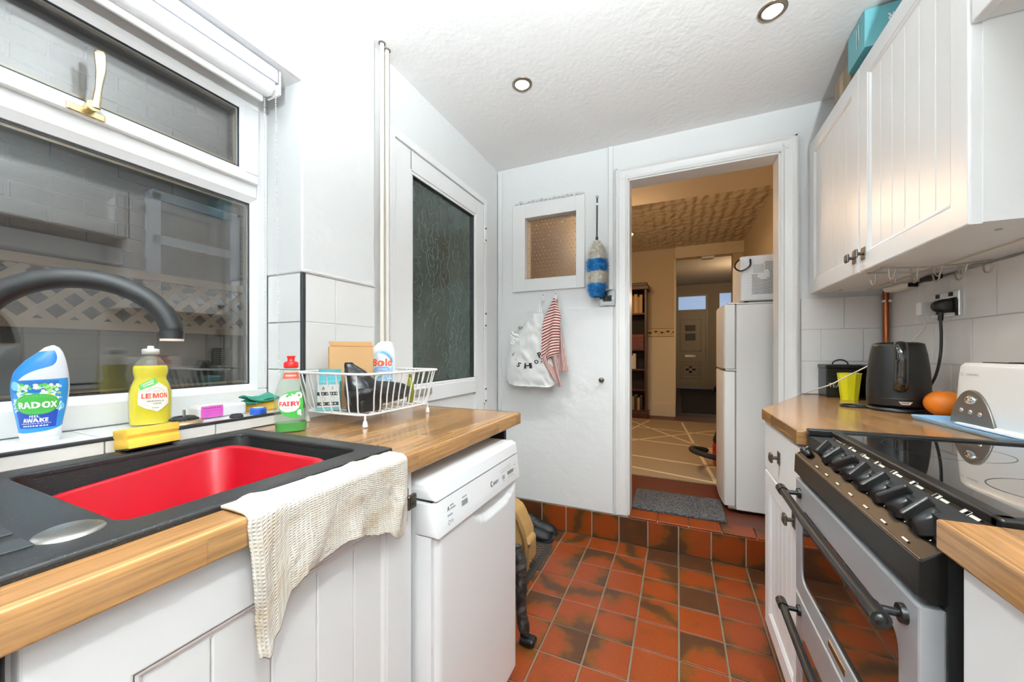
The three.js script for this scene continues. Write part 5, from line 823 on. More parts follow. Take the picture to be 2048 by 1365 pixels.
{ // kettle
  const t = thing('electric_kettle', 'matt black electric kettle on its base in the corner', 'kettle', [0.7, YR, 1.73], Math.atan2(-0.7, 1.73) + 0.08);
  mesh('base', lathe([[0, 0], [0.082, 0], [0.084, 0.004], [0.082, 0.012], [0.07, 0.015], [0, 0.015]], 48), M.black, t);
  mesh('base_cord', tube([[-0.07, 0.005, 0.02], [-0.12, 0.005, 0.03], [-0.15, 0.005, 0.005], [-0.13, 0.005, -0.03], [-0.06, 0.005, -0.04]], 0.004, 40, 8), M.black, t);
  const body = phys(0x121212, 0.42); const prof = [[0.0, 0.016], [0.074, 0.016], [0.079, 0.024], [0.08, 0.045], [0.0805, 0.06], [0.0795, 0.1], [0.0765, 0.15], [0.071, 0.195], [0.066, 0.222], [0.064, 0.23], [0.058, 0.233], [0, 0.235]];
  mesh('jug', lathe(prof, 56), body, t); mesh('seam', lathe([[0.0805, 0.044], [0.0812, 0.0455], [0.0805, 0.047]], 56), M.black, t);
  mesh('lid', lathe([[0, 0.237], [0.05, 0.236], [0.056, 0.233], [0.056, 0.231]], 40), M.black, t);
  mesh('handle', merge([tube([[0, 0.222, 0.055], [0, 0.226, 0.085], [0, 0.205, 0.103], [0, 0.15, 0.104], [0, 0.1, 0.098], [0, 0.082, 0.085], [0, 0.078, 0.07]], 0.0125, 50, 14).scale(1.35, 1, 1)]), M.blackGloss, t);
  mesh('lid_button', lb(0.012, 0.008, 0.01, 0, 0.234, 0.07, 0.003), M.chrome, t); mesh('spout', lb(0.04, 0.03, 0.03, 0, 0.213, -0.06, 0.01), body, t);
  const p = print('logo', t, 0.034, 0.012, 9000, (x, W, H) => { x.fillStyle = '#c9b9ae'; x.beginPath(); x.moveTo(0, H * 0.1); x.lineTo(W, H * 0.1); x.lineTo(W * 0.78, H * 0.95); x.lineTo(W * 0.22, H * 0.95); x.fill(); x.fillStyle = '#2a2523'; for (let i = 0; i < 8; i++) x.fillRect(W * (0.24 + i * 0.066), H * 0.32, W * 0.04, H * (0.3 + 0.12 * (i % 3 === 0))); }); p.position.set(0.012, 0.033, 0.0802); p.rotation.y = 0.12;
}
{ const t = thing('yellow_cup', 'yellow faceted plastic tumbler in front of tea canister', 'cup', [0.668, YR, 2.03], 0.2);
  const pts = [[0, 0.003], [0.027, 0.003], [0.0385, 0.112], [0.04, 0.112], [0.0405, 0.109], [0.029, 0], [0, 0]].map((p) => new THREE.Vector2(...p)); const g = new THREE.LatheGeometry(pts, 9).toNonIndexed(); g.computeVertexNormals(); const m = M.yellow.clone(); m.side = THREE.DoubleSide; mesh('tumbler', g, m, t); mesh('rim', turn(new THREE.TorusGeometry(0.0392, 0.0012, 6, 36), Math.PI / 2).translate(0, 0.112, 0), M.yellow, t); }
function canister(X, D, word, label) {
  const t = thing('storage_canister', label, 'canister', [X, YR, D]);
  mesh('tin', lb(0.118, 0.13, 0.11, 0, 0.065, 0, 0.006), M.black, t); mesh('lid', lb(0.124, 0.018, 0.116, 0, 0.138, 0, 0.006), M.black, t);
  const p = []; for (let i = 0; i <= 10; i++) { const a = i / 10 * Math.PI; p.push([-Math.cos(a) * 0.028, 0.146 + Math.sin(a) * 0.022, 0.02]); } mesh('handle', tube(p, 0.003, 30, 8), M.black, t);
  if (!word) return;
  const q = print('lettering', t, 0.055, 0.03, 5000, (x, W, H) => text(x, word, W / 2, H / 2, H * 0.86, '#e6e6e6', 'normal')); q.position.set(-0.031, 0.055, 0.0556);
}
canister(0.668, 2.15, 'TEA', 'black tea canister with handled lid behind the yellow tumbler'); canister(0.8, 2.13, '', 'black handled canister mostly hidden behind the kettle');
{ const mk = (X, D, r, label) => { const t = thing('orange_fruit', label, 'orange', [X, YR, D]); const g = new THREE.SphereGeometry(r, 40, 28), p = g.attributes.position; for (let i = 0; i < p.count; i++) { const x = p.getX(i), y = p.getY(i), z = p.getZ(i), k = 1 + 0.012 * fbm(x * 40, y * 40, z * 40, 3) - (y > r * 0.93 ? 0.05 * (y / r - 0.93) / 0.07 : 0); p.setXYZ(i, x * k * 1.05, y * k * 0.95 + r * 0.95, z * k * 1.05); } g.computeVertexNormals(); mesh('peel', g, M.orange, t); mesh('stalk', move(lathe([[0, 0.002], [0.004, 0.001], [0.005, 0]], 10), 0, r * 1.84, 0), mat(0x5d6a2a, 0.8), t); };
  mk(0.7645, 1.62, 0.043, 'large orange between the kettle and toaster'); mk(0.83, 1.72, 0.036, 'smaller orange hidden behind the large orange'); }
{ // tray and toaster
  const t = thing('blue_tray', 'pale blue tray under the white toaster', 'tray', [0.762, YR, 1.37], 0.06);
  const rr2 = (w, d, r) => { const s = new THREE.Shape(); s.moveTo(-w + r, -d); s.lineTo(w - r, -d); s.quadraticCurveTo(w, -d, w, -d + r); s.lineTo(w, d - r); s.quadraticCurveTo(w, d, w - r, d); s.lineTo(-w + r, d); s.quadraticCurveTo(-w, d, -w, d - r); s.lineTo(-w, -d + r); s.quadraticCurveTo(-w, -d, -w + r, -d); return s; };
  const prof = [[0.09, 0.155, 0.002], [0.1, 0.168, 0.004], [0.104, 0.174, 0.012], [0.106, 0.176, 0.012], [0.103, 0.17, 0.001], [0.095, 0.16, 0]]; const L = prof.map(([w, d, y]) => rr2(w, d, 0.02).getSpacedPoints(80).map((p) => [p.x, y, p.y]));
  const two = phys(0x8dbbe0, 0.3); two.side = THREE.DoubleSide; mesh('tray', merge([grid((u, v) => L[Math.round(v * 5)][Math.round(u * 80) % 81], 80, 5, true), ...[0, 5].map((k) => grid((u, v) => { const q = L[k][Math.round(u * 80) % 81]; return [q[0] * v, q[1], q[2] * v]; }, 80, 1))]), two, t);
  const o = thing('toaster', 'white toaster with grey domed control panel on blue tray', 'toaster', [0.787, YR + 0.0045, 1.325], 0.05);
  const W = M.white; mesh('body', loft(smoothRows([[0.008, 0.074, 0.142, 0, 0, 7], [0.05, 0.076, 0.146, 0, 0, 7], [0.13, 0.073, 0.143, 0, 0, 7], [0.16, 0.07, 0.14, 0, 0, 7], [0.169, 0.064, 0.134, 0, 0, 7]], 4), 72), W, o);
  mesh('foot_flange', loft([[0, 0.082, 0.152, 0, 0, 6], [0.006, 0.083, 0.153, 0, 0, 6], [0.012, 0.077, 0.147, 0, 0, 6]], 60), W, o);
  for (const x of [-0.025, 0.025]) mesh('slot', lb(0.024, 0.004, 0.2, x, 0.169, 0, 0.001), M.blackMatt, o);
  const pan = new THREE.Shape(); pan.moveTo(-0.072, 0); pan.bezierCurveTo(-0.062, 0.045, -0.036, 0.09, 0.0, 0.09); pan.bezierCurveTo(0.036, 0.09, 0.062, 0.045, 0.072, 0); pan.closePath(); const pgx = new THREE.ExtrudeGeometry(pan, { depth: 0.004, bevelEnabled: true, bevelThickness: 0.002, bevelSize: 0.002, bevelSegments: 2, curveSegments: 20 });
  const cp = mesh('control_panel', clean(pgx), mat(0x8b8680, 0.38, { metalness: 0.75 }), o); cp.rotation.y = -Math.PI / 2; cp.position.set(-0.0745, 0.006, -0.064);
  mesh('lever_knob', move(new THREE.SphereGeometry(0.012, 24, 16).scale(1.6, 1, 0.7), 0.0, 0.066, 0.006), M.chrome, cp); for (const [x, y] of [[-0.03, 0.036], [0, 0.034], [0.031, 0.032]]) mesh('button', move(new THREE.SphereGeometry(0.006, 16, 12).scale(1.2, 1, 0.6), x, y, 0.006), M.chrome, cp);
  const q = print('brand_print', o, 0.07, 0.01, 6000, (x, W, H) => { x.strokeStyle = '#8a8a8a'; x.lineWidth = 4; x.strokeRect(4, 14, 50, H - 28); text(x, 'COOKWORKS', W * 0.56, H / 2, H * 0.72, '#85878a', 'normal'); }, 0.5); q.rotation.y = -Math.PI / 2; q.position.set(-0.0748, 0.138, -0.07);
}
// ================================================================ END WALL: hooks, bag, towel, duster, switch
const ED = DE - 0.012;
{
  const hookG = (t) => { mesh('plate', lb(0.014, 0.05, 0.003, 0, 0, 0.0015, 0.001), M.white, t); mesh('hook_arm', tube([[0, -0.004, 0.003], [0, -0.022, 0.008], [0, -0.03, 0.022], [0, -0.024, 0.034], [0, -0.012, 0.036]], 0.004, 20, 8), M.white, t); for (const y of [0.015, -0.004]) mesh('screw', move(turn(cyl(0.0032, 0.0032, 0.002, 0, 0, 0, 10), Math.PI / 2), 0, y, 0.0035), M.pewter, t); };
  hookG(thing('coat_hook', 'small white hook holding the white carrier bag', 'hook', [-0.771, 1.44, ED])); hookG(thing('coat_hook', 'small white hook holding the striped tea towel', 'hook', [-0.689, 1.445, ED]));
  const k = thing('wall_peg', 'tiny worn metal peg beside the carrier bag', 'peg', [-0.925, 1.255, ED]); mesh('knob', turn(lathe([[0, 0], [0.006, 0], [0.005, 0.01], [0.01, 0.014], [0.01, 0.02], [0.006, 0.024], [0, 0.0245]], 18), Math.PI / 2), mat(0xb5b0a8, 0.45, { metalness: 0.4 }), k); mesh('collar', turn(lathe([[0.006, 0.002], [0.009, 0.001], [0.009, 0]], 16), Math.PI / 2), M.pewter, k);
}
{ // carrier bag
  const t = thing('carrier_bag', 'white plastic carrier bag with black letters hanging on hook', 'bag', [-0.83, 0.885, ED - 0.05]);
  const rows = smoothRows([[0, 0.12, 0.012, 0.01, 0.03, 2.6], [0.012, 0.155, 0.028, 0.005, 0.012, 2.6], [0.06, 0.172, 0.042, 0, 0, 2.6], [0.15, 0.168, 0.045, 0, 0, 2.5], [0.25, 0.142, 0.04, 0.005, 0, 2.4], [0.33, 0.105, 0.033, 0.015, 0.004, 2.3], [0.39, 0.07, 0.026, 0.03, 0.008, 2.2], [0.43, 0.045, 0.02, 0.042, 0.012, 2.2], [0.45, 0.03, 0.012, 0.05, 0.016, 2.2]], 6);
  const g = loft(rows, 80, 1), p = g.attributes.position; g.deleteAttribute('normal');
  for (let i = 0; i < p.count; i++) { const x = p.getX(i), y = p.getY(i), z = p.getZ(i), c = 1 - Math.abs(fbm(x * 9 + 3, y * 7, z * 6, 3)) * 3.2; p.setZ(i, z + (z > 0 ? 1 : 0.2) * 0.012 * c - 0.006); p.setX(i, x + 0.008 * fbm(y * 16, x * 5, 9, 2)); p.setY(i, y + (y < 0.05 ? 0.012 * fbm(x * 9, 2, 2, 2) : 0)); }
  const gs = mergeVertices(g, 1e-4); gs.computeVertexNormals(); mesh('sack', gs, phys(0xf0f0ee, 0.42, { transmission: 0.12, thickness: 0 }), t);
  for (const s of [0, 1]) mesh('bag_handle', shell((u, v) => { const k = 1 - v; return [0.06 + (s ? 0.028 : -0.055) * v * v * (s ? 1.2 : 1) - 0.002 + (u - 0.5) * (0.006 + 0.03 * v), 0.53 - 0.17 * v, 0.012 + s * 0.006 + 0.006 * Math.sin(u * 9 + v * 6) * v]; }, 10, 18, 0.001), phys(0xf0f0ee, 0.42), t);
  mesh('crumple', shell((u, v) => [-0.13 + 0.11 * u, 0.26 + 0.09 * v * (1 - u * 0.5) + 0.02 * fbm(u * 5, v * 5, 2, 3), 0.032 + 0.022 * fbm(u * 6, v * 6, 5, 3)], 20, 16, 0.001), phys(0xf0f0ee, 0.42), t);
  const lab = canvasTex(1024, 512, (x, W, H) => { x.clearRect(0, 0, W, H); const put = (c, px, py, a, s = 120) => { x.save(); x.translate(px, py); x.rotate(a); text(x, c, 0, 0, s, '#1c1c1c', '900'); x.restore(); }; put('L', 220, 150, 0.9, 80); put("'", 295, 250, 0.8, 60); put('S', 370, 335, 0.45, 110); put('H', 500, 350, -0.05, 130); put('O', 600, 280, -0.5, 90); put('P', 665, 160, -0.45, 130); });
  const lp = loftPatch(rows, -1.1, 1.1, 0.07, 0.25, 0.012, 40, 24), q = lp.attributes.position; for (let i = 0; i < q.count; i++) { const x = q.getX(i), y = q.getY(i), z = q.getZ(i), c = 1 - Math.abs(fbm(x * 9 + 3, y * 7, z * 6, 3)) * 3.2; q.setZ(i, z + 0.012 * c - 0.014); } lp.computeVertexNormals();
  mesh('lettering', lp, new THREE.MeshStandardMaterial({ map: lab, transparent: true, roughness: 0.5 }), t);
}
{ // striped tea towel
  const t = thing('striped_tea_towel', 'red and cream striped tea towel hanging from a hook', 'tea towel', [-0.689, 1.42, ED - 0.03]);
  const st = dataTex(8, 512, (u, v) => { const k = (v * 26) % 1; return k < 0.45 ? [112, 34, 36] : [222, 198, 190]; }, true), cm = mat(0xffffff, 0.95, { map: st, bumpMap: texCloth, bumpScale: 0.0008 }); st.wrapS = st.wrapT = THREE.RepeatWrapping;
  mesh('front_fold', shell((u, v) => { const w = 0.014 + 0.085 * Math.min(1, v * 3.2) ** 0.8, x = (u - 0.42) * w * (1 + v * 0.1) - 0.018 * v; return [x, 0.005 - v * 0.36 - 0.06 * v * (0.5 - u) * 0.9 - 0.05 * (u - 0.5) ** 2, 0.012 + 0.011 * Math.sin(u * 9 + v * 3) * Math.min(1, v * 4) + 0.006 * fbm(u * 4, v * 5, 3, 3) + 0.055 * Math.min(1, v * 2.2), u, v * 0.8]; }, 40, 70, 0.0025), cm, t);
  mesh('back_fold', shell((u, v) => { const x = 0.012 + (u - 0.3) * (0.01 + 0.05 * v) + 0.045 * v; return [x, -v * 0.44, -0.004 + 0.006 * Math.sin(u * 7 + v * 4) + 0.05 * Math.min(1, v * 2.2), u * 0.6 + 0.2, v * 0.3 + u * 0.35]; }, 24, 60, 0.0025), cm, t);
  mesh('lower_corner', shell((u, v) => { const w = 0.075 * (1 - v * 0.8), x = -0.03 + 0.085 * v + (u - 0.5) * w; return [x, -0.32 - v * 0.21 + (u - 0.5) * 0.09 * (1 - v), 0.058 + 0.008 * Math.sin(u * 8 + v * 2), u, 0.25 * v + u * 0.42]; }, 26, 40, 0.0025), cm, t);
}
{ // feather duster
  const t = thing('fluffy_duster', 'blue and white fluffy duster hanging on the end wall', 'duster', [-0.427, 1.416, ED - 0.052]);
  mesh('handle', [rod([0.0, 0.33, 0], [0.008, 0.56, 0.03], 0.0045, 12), rod([0.0, 0.32, 0], [0.0008, 0.345, 0.003], 0.008, 12)], M.black, t); mesh('handle_end', [rod([0.0075, 0.52, 0.025], [0.0077, 0.532, 0.0265], 0.0052, 10)], M.white, t); mesh('hanging_loop', turn(new THREE.TorusGeometry(0.006, 0.0018, 6, 16), 0, 0, 0).translate(0.008, 0.565, 0.03), M.black, t);
  const bands = [[0.0, 0.075, 0x2f86c4], [0.075, 0.145, 0xe2dccf], [0.145, 0.215, 0x2f86c4], [0.215, 0.325, 0xe2dccf]];
  bands.forEach(([y0, y1, c], b) => {
    const parts = []; const R = (y) => 0.056 * Math.max(0.35, 1 - ((y - 0.15) / 0.185) ** 4) ;
    parts.push(lathe(Array.from({ length: 8 }, (_, i) => { const y = y0 + (y1 - y0) * i / 7; return [Math.max(0.004, R(y) * 0.72), y]; }), 20));
    for (let i = 0; i < 900; i++) { const y = rr(y0, y1), a = rr(0, 6.283), r = R(y) * rr(0.55, 0.75), L = R(y) * rr(0.3, 0.55), up = rr(-0.9, 0.5), g = new THREE.ConeGeometry(0.0016, L * 1.3, 3, 1, true); g.translate(0, L * 0.65, 0); g.rotateX(Math.PI / 2 + up * -0.6); g.rotateY(a + rr(-0.4, 0.4)); g.translate(Math.sin(a) * r, y, Math.cos(a) * r); parts.push(g); }
    mesh(b % 2 ? 'white_fibres' : 'blue_fibres', parts, mat(c, 0.95), t).userData.kind = 'stuff';
  });
}
{
  const t = thing('light_switch', 'chrome double light switch beside the doorway', 'switch', [-0.377, 1.411, DE - 0.001]);
  mesh('face_plate', [lb(0.092, 0.092, 0.008, 0, 0, 0.004, 0.003), lb(0.078, 0.078, 0.003, 0, 0, 0.0085, 0.001)], mat(0xa8a8a6, 0.16, { metalness: 1 }), t); mesh('insert', lb(0.05, 0.036, 0.003, 0, 0, 0.0105, 0.001), M.blackMatt, t);
  for (const x of [-0.012, 0.012]) mesh('rocker', turn(lb(0.017, 0.027, 0.006, 0, 0, 0, 0.001), 0.12, 0, 0).translate(x, 0, 0.0125), M.black, t); for (const x of [-0.033, 0.033]) mesh('screw', move(turn(cyl(0.0035, 0.0035, 0.002, 0, 0, 0, 12), Math.PI / 2), x, 0, 0.0105), M.chrome, t);
}
// ---------------------------------------------------------------- on the floor beyond the dishwasher
{
  const t = thing('floor_mat', 'dark brown ribbed mat by the back door', 'mat', [-0.85, 0, 1.63]);
  const rib = dataTex(256, 256, (u, v) => { const q = Math.sin((u * 12 + Math.sin(v * 40) * 0.35) * Math.PI * 2), w = q > 0.1 ? 1 : 0.55; return [82 * w, 62 * w, 46 * w]; }, true, [3, 3]);
  mesh('pile', lb(0.35, 0.008, 0.72, 0, 0.005, 0, 0.002), mat(0xffffff, 0.95, { map: rib }), t); mesh('edging', lb(0.41, 0.005, 0.77, 0, 0.0025, 0, 0.002), mat(0x2c2824, 0.8), t);
}
{
  const t = thing('backpack', 'khaki canvas backpack slumped behind the dishwasher', 'backpack', [-0.82, 0.009, 1.74]);
  const rows = smoothRows([[0, 0.13, 0.11, 0, 0, 3], [0.02, 0.15, 0.13, 0, 0, 3], [0.12, 0.155, 0.135, 0, 0, 2.8], [0.22, 0.14, 0.12, -0.005, 0, 2.6], [0.3, 0.11, 0.095, -0.015, 0, 2.4], [0.335, 0.07, 0.06, -0.02, 0, 2.2]], 6);
  const g = loft(rows, 60), p = g.attributes.position; g.deleteAttribute('normal'); for (let i = 0; i < p.count; i++) p.setXYZ(i, p.getX(i) + 0.016 * fbm(p.getX(i) * 14, p.getY(i) * 14, p.getZ(i) * 14, 3), p.getY(i), p.getZ(i) + 0.012 * fbm(p.getY(i) * 12, p.getZ(i) * 12, 2, 3)); const gs = mergeVertices(g, 1e-4); gs.computeVertexNormals(); mesh('bag', gs, M.khaki, t);
  const dk = mat(0x7c5c30, 0.9); mesh('strap', [tube([[0.05, 0.33, 0.05], [0.13, 0.26, 0.1], [0.165, 0.16, 0.11], [0.16, 0.06, 0.115], [0.14, 0.01, 0.12]], 0.012, 40, 8).scale(1, 1, 1), tube([[-0.02, 0.335, 0.06], [0.07, 0.28, 0.115], [0.1, 0.2, 0.135]], 0.009, 30, 8)], dk, t);
  mesh('front_pocket', move(lb(0.06, 0.13, 0.14, 0, 0, 0, 0.025, 4), 0.135, 0.11, 0.02), M.khaki, t); mesh('buckle', [lb(0.012, 0.02, 0.02, 0.168, 0.16, 0.08, 0.003), move(new THREE.SphereGeometry(0.005, 10, 8), 0.172, 0.08, 0.07)], M.chrome, t);
}
for (const [D, lab] of [[2.055, 'black lace-up shoe nearer the floor mat'], [2.15, 'black lace-up shoe against the upright step tiles']]) {
  const t = thing('black_shoe', lab, 'shoe', [-0.8, 0, D]);
  const rows = (k) => Array.from({ length: 22 }, (_, i) => { const x = -0.14 + i / 21 * 0.28; return x; });
  const g = grid((u, v) => { const x = -0.14 + 0.28 * v, e = Math.sqrt(Math.max(0, 1 - ((x + 0.0) / 0.1405) ** 6)), w = (0.036 + 0.012 * Math.sin((v - 0.15) * 3.2)) * e, h = (v < 0.3 ? 0.105 : v < 0.65 ? 0.105 - (v - 0.3) * 0.12 : 0.063 - (v - 0.65) * 0.03) * Math.max(0.25, e), a = u * Math.PI * 2; return [x, 0.018 + Math.max(0, Math.sin(a)) ** 0.7 * (h - 0.018), Math.cos(a) * w * (1 - 0.25 * Math.max(0, Math.sin(a)))]; }, 32, 30, true);
  mesh('upper', g, mat(0x0d0d0e, 0.55), t);
  const s = new THREE.Shape(); for (let i = 0; i <= 40; i++) { const a = i / 40 * Math.PI * 2, x = Math.cos(a) * 0.144, z = Math.sign(Math.sin(a)) * Math.abs(Math.sin(a)) ** 0.6 * (0.042 + 0.006 * Math.cos(a)); i ? s.lineTo(x, z) : s.moveTo(x, z); } const sg = new THREE.ExtrudeGeometry(s, { depth: 0.02, bevelEnabled: false }); sg.rotateX(-Math.PI / 2); mesh('sole', clean(sg), M.rubber, t);
  const lace = []; for (let i = 0; i < 4; i++) lace.push(tube([[-0.04 + i * 0.022, 0.082 - i * 0.006, -0.026], [-0.035 + i * 0.022, 0.1 - i * 0.009, 0], [-0.04 + i * 0.022, 0.082 - i * 0.006, 0.026]], 0.0024, 10, 6)); mesh('laces', lace, M.blackMatt, t);
}
{
  const t = thing('camouflage_umbrella', 'dark camouflage-print folded umbrella standing behind the dishwasher', 'umbrella', [-0.535, 0, 1.3]);
  const cam = dataTex(128, 128, (u, v) => { const a = tn(u, v, 5, 2, 3); return a > 0.12 ? [88, 84, 82] : a > -0.02 ? [52, 50, 49] : a > -0.16 ? [28, 27, 27] : [66, 58, 52]; }, true, [1, 3]);
  const g = loft(smoothRows([[0.03, 0.01, 0.01, 0.012, 0, 2], [0.05, 0.022, 0.02, 0.006, 0, 2], [0.12, 0.019, 0.018, -0.004, 0, 2], [0.22, 0.024, 0.021, -0.008, 0, 2], [0.31, 0.026, 0.022, -0.014, 0, 2], [0.36, 0.012, 0.012, -0.02, 0, 2]], 6), 28), p = g.attributes.position; g.deleteAttribute('normal'); for (let i = 0; i < p.count; i++) { p.setX(i, p.getX(i) + 0.007 * fbm(p.getX(i) * 50, p.getY(i) * 26, p.getZ(i) * 50, 3)); p.setZ(i, p.getZ(i) + 0.007 * fbm(p.getY(i) * 26, p.getZ(i) * 50, 4, 3)); } const gs = mergeVertices(g, 1e-4); gs.computeVertexNormals(); mesh('canopy', gs, phys(0xffffff, 0.5, { map: cam }), t);
  mesh('handle', [lb(0.06, 0.028, 0.05, 0.022, 0.014, 0.0, 0.012, 4), rod([0, 0.02, 0], [0, 0.06, 0], 0.01)], M.black, t);
}
// ================================================================ DINING ROOM AND HALL THINGS
{
  const t = thing('grey_doormat', 'charcoal grey flecked doormat inside the dining room doorway', 'doormat', [-0.003, FY, 2.507]); mesh('pile', boxUV(lb(0.5, 0.012, 0.335, 0, 0.006, 0, 0.003)), mat(0xffffff, 1, { map: texCarpet, bumpMap: texCarpet, bumpScale: 0.003 }), t); mesh('backing', lb(0.505, 0.003, 0.338, 0, 0.0015, 0), M.rubber, t);
}
{
  const t = thing('dining_rug', 'beige rug with pale crossing lines in the dining room', 'rug', [-0.55, FY, 4.25]);
  mesh('rug_base', boxUV(lb(2.5, 0.01, 2.54, 0, 0.005, 0, 0.002)), mat(0xffffff, 1, { map: texRug }), t);
  const L = [[[-1.2, 3.3], [0.4, 5.0]], [[-1.5, 3.7], [0.6, 3.35]], [[-0.9, 3.0], [-0.35, 5.4]], [[-0.6, 5.3], [0.6, 3.5]], [[-1.7, 4.4], [0.6, 4.0]], [[0.05, 5.4], [0.25, 3.0]], [[-1.2, 5.0], [0.5, 4.7]], [[-0.5, 3.2], [0.3, 2.99]]];
  for (const [[x0, d0], [x1, d1]] of L) { const l = Math.hypot(x1 - x0, d1 - d0), g = lb(l, 0.003, 0.026); g.rotateY(Math.atan2(d1 - d0, x1 - x0)); mesh('pale_line', move(g, (x0 + x1) / 2 + 0.55, 0.0098, -((d0 + d1) / 2 - 4.25)), mat(0xe2d3b4, 1), t); }
}
{
  const t = thing('fridge_freezer', 'white fridge freezer just inside the dining room doorway', 'fridge', [0, FY, 0]), Y = (y) => y - FY, m = phys(0xecebe8, 0.35);
  const D0 = 2.508, D1 = 2.975;
  mesh('cabinet', bx(0.312, 0.815, Y(0.175), Y(1.372), D0, D1, 0.006), m, t); mesh('feet', [bx(0.34, 0.38, 0.0, Y(0.18), D0 + 0.03, D0 + 0.07), bx(0.72, 0.76, 0.0, Y(0.18), D0 + 0.03, D0 + 0.07), bx(0.34, 0.38, 0.0, Y(0.18), D1 - 0.07, D1 - 0.03), bx(0.72, 0.76, 0, Y(0.18), D1 - 0.07, D1 - 0.03)], M.blackMatt, t);
  const door = (n, y0, y1) => { const s = new THREE.Shape(); s.moveTo(0.304, D0); s.lineTo(0.262, D0); s.quadraticCurveTo(0.252, D0, 0.249, D0 + 0.012); s.quadraticCurveTo(0.222, (D0 + D1) / 2, 0.249, D1 - 0.012); s.quadraticCurveTo(0.252, D1, 0.262, D1); s.lineTo(0.304, D1); s.closePath(); const g = new THREE.ExtrudeGeometry(s, { depth: y1 - y0 - 0.008, bevelEnabled: true, bevelThickness: 0.004, bevelSize: 0.004, bevelOffset: -0.004, bevelSegments: 3, curveSegments: 24 }); g.rotateX(-Math.PI / 2); g.translate(0, Y(y0) + 0.004, 0); return mesh(n, toCreasedNormals(clean(g), 0.5), m, t); };
  door('freezer_door', 0.998, 1.376); door('fridge_door', 0.195, 0.982); mesh('seal', [bx(0.304, 0.313, Y(1.0), Y(1.37), D0 + 0.008, D1 - 0.008), bx(0.304, 0.313, Y(0.2), Y(0.98), D0 + 0.008, D1 - 0.008)], mat(0x9a9794, 0.8), t);
  mesh('hinge', [bx(0.255, 0.33, Y(0.984), Y(0.997), D0 + 0.004, D0 + 0.04, 0.003), bx(0.27, 0.33, Y(1.377), Y(1.386), D0 + 0.004, D0 + 0.05, 0.003), bx(0.27, 0.33, Y(0.176), Y(0.193), D0 + 0.004, D0 + 0.05, 0.003)], M.steel, t); mesh('top_cover', bx(0.31, 0.815, Y(1.372), Y(1.382), D0 - 0.002, D1, 0.004), m, t);
}
{ // microwave, its vented back towards the kitchen
  const t = thing('microwave', 'white microwave with black cable standing on the fridge', 'microwave', [0.57, 1.383, 2.7]), w = phys(0xe6e7ea, 0.35);
  mesh('case', lb(0.47, 0.262, 0.33, 0, 0.142, 0, 0.008, 3), w, t); mesh('feet', [-1, 1].flatMap((x) => [-1, 1].map((z) => move(cyl(0.012, 0.012, 0.012, 0, 0, 0, 12), x * 0.2, 0.006, z * 0.13))), M.blackMatt, t);
  mesh('pressed_panel', lb(0.17, 0.2, 0.018, 0.1, 0.14, 0.17, 0.015, 4), w, t); mesh('pressed_slot', [lb(0.02, 0.075, 0.004, 0.06, 0.14, 0.18, 0.004)], mat(0xc7b6ae, 0.4), t);
  const vent = []; for (let i = 0; i < 17; i++) for (let j = 0; j < 24; j++) { const x = -0.175 + i * 0.0078 + (j % 2) * 0.0039, y = 0.05 + j * 0.0078; if ((x < -0.115 && y > 0.165) || Math.hypot(x + 0.12, y - 0.16) < 0.03) continue; vent.push(lb(0.0042, 0.0042, 0.002, x, y, 0.1655)); } const vm = mesh('vent_holes', vent, M.blackMatt, t); vm.userData.kind = 'stuff';
  mesh('rating_label', lb(0.052, 0.05, 0.001, -0.145, 0.195, 0.1655), mat(0xc4c4c6, 0.5), t);
  mesh('power_cable', tube([[-0.185, 0.25, 0.168], [-0.19, 0.21, 0.185], [-0.235, 0.185, 0.18], [-0.262, 0.215, 0.16], [-0.235, 0.262, 0.13], [-0.15, 0.282, 0.08], [0.0, 0.277, 0.1], [0.16, 0.279, 0.12], [0.23, 0.284, 0.08]], 0.0045, 70, 8), M.black, t);
}
{ // vacuum cleaner behind the fridge
  const t = thing('vacuum_cleaner', 'red and black vacuum cleaner with looped hose behind fridge', 'vacuum cleaner', [0.4, FY + 0.0125, 3.3]);
  mesh('tub', lathe([[0, 0.03], [0.13, 0.03], [0.15, 0.06], [0.15, 0.2], [0.14, 0.23], [0, 0.23]], 40), phys(0xb3161b, 0.3), t); mesh('lid', lathe([[0.145, 0.225], [0.15, 0.24], [0.13, 0.3], [0.06, 0.33], [0, 0.335]], 40), M.black, t); mesh('wheels', [-1, 1].map((s) => move(turn(cyl(0.06, 0.06, 0.03, 0, 0, 0, 24), Math.PI / 2), 0.03, 0.06, s * 0.14)), M.black, t);
  const h = []; for (let i = 0; i <= 16; i++) { const a = -0.6 + i / 16 * 5.2; h.push([-0.17 + Math.cos(a) * 0.13, 0.09 + 0.05 * Math.sin(a * 0.7) + i * 0.002, Math.sin(a) * 0.16]); } mesh('hose', tube(h, 0.02, 90, 12), M.rubber, t); mesh('wand_grip', rod([-0.1, 0.2, 0.05], [-0.02, 0.62, -0.02], 0.018, 12), M.black, t);
}
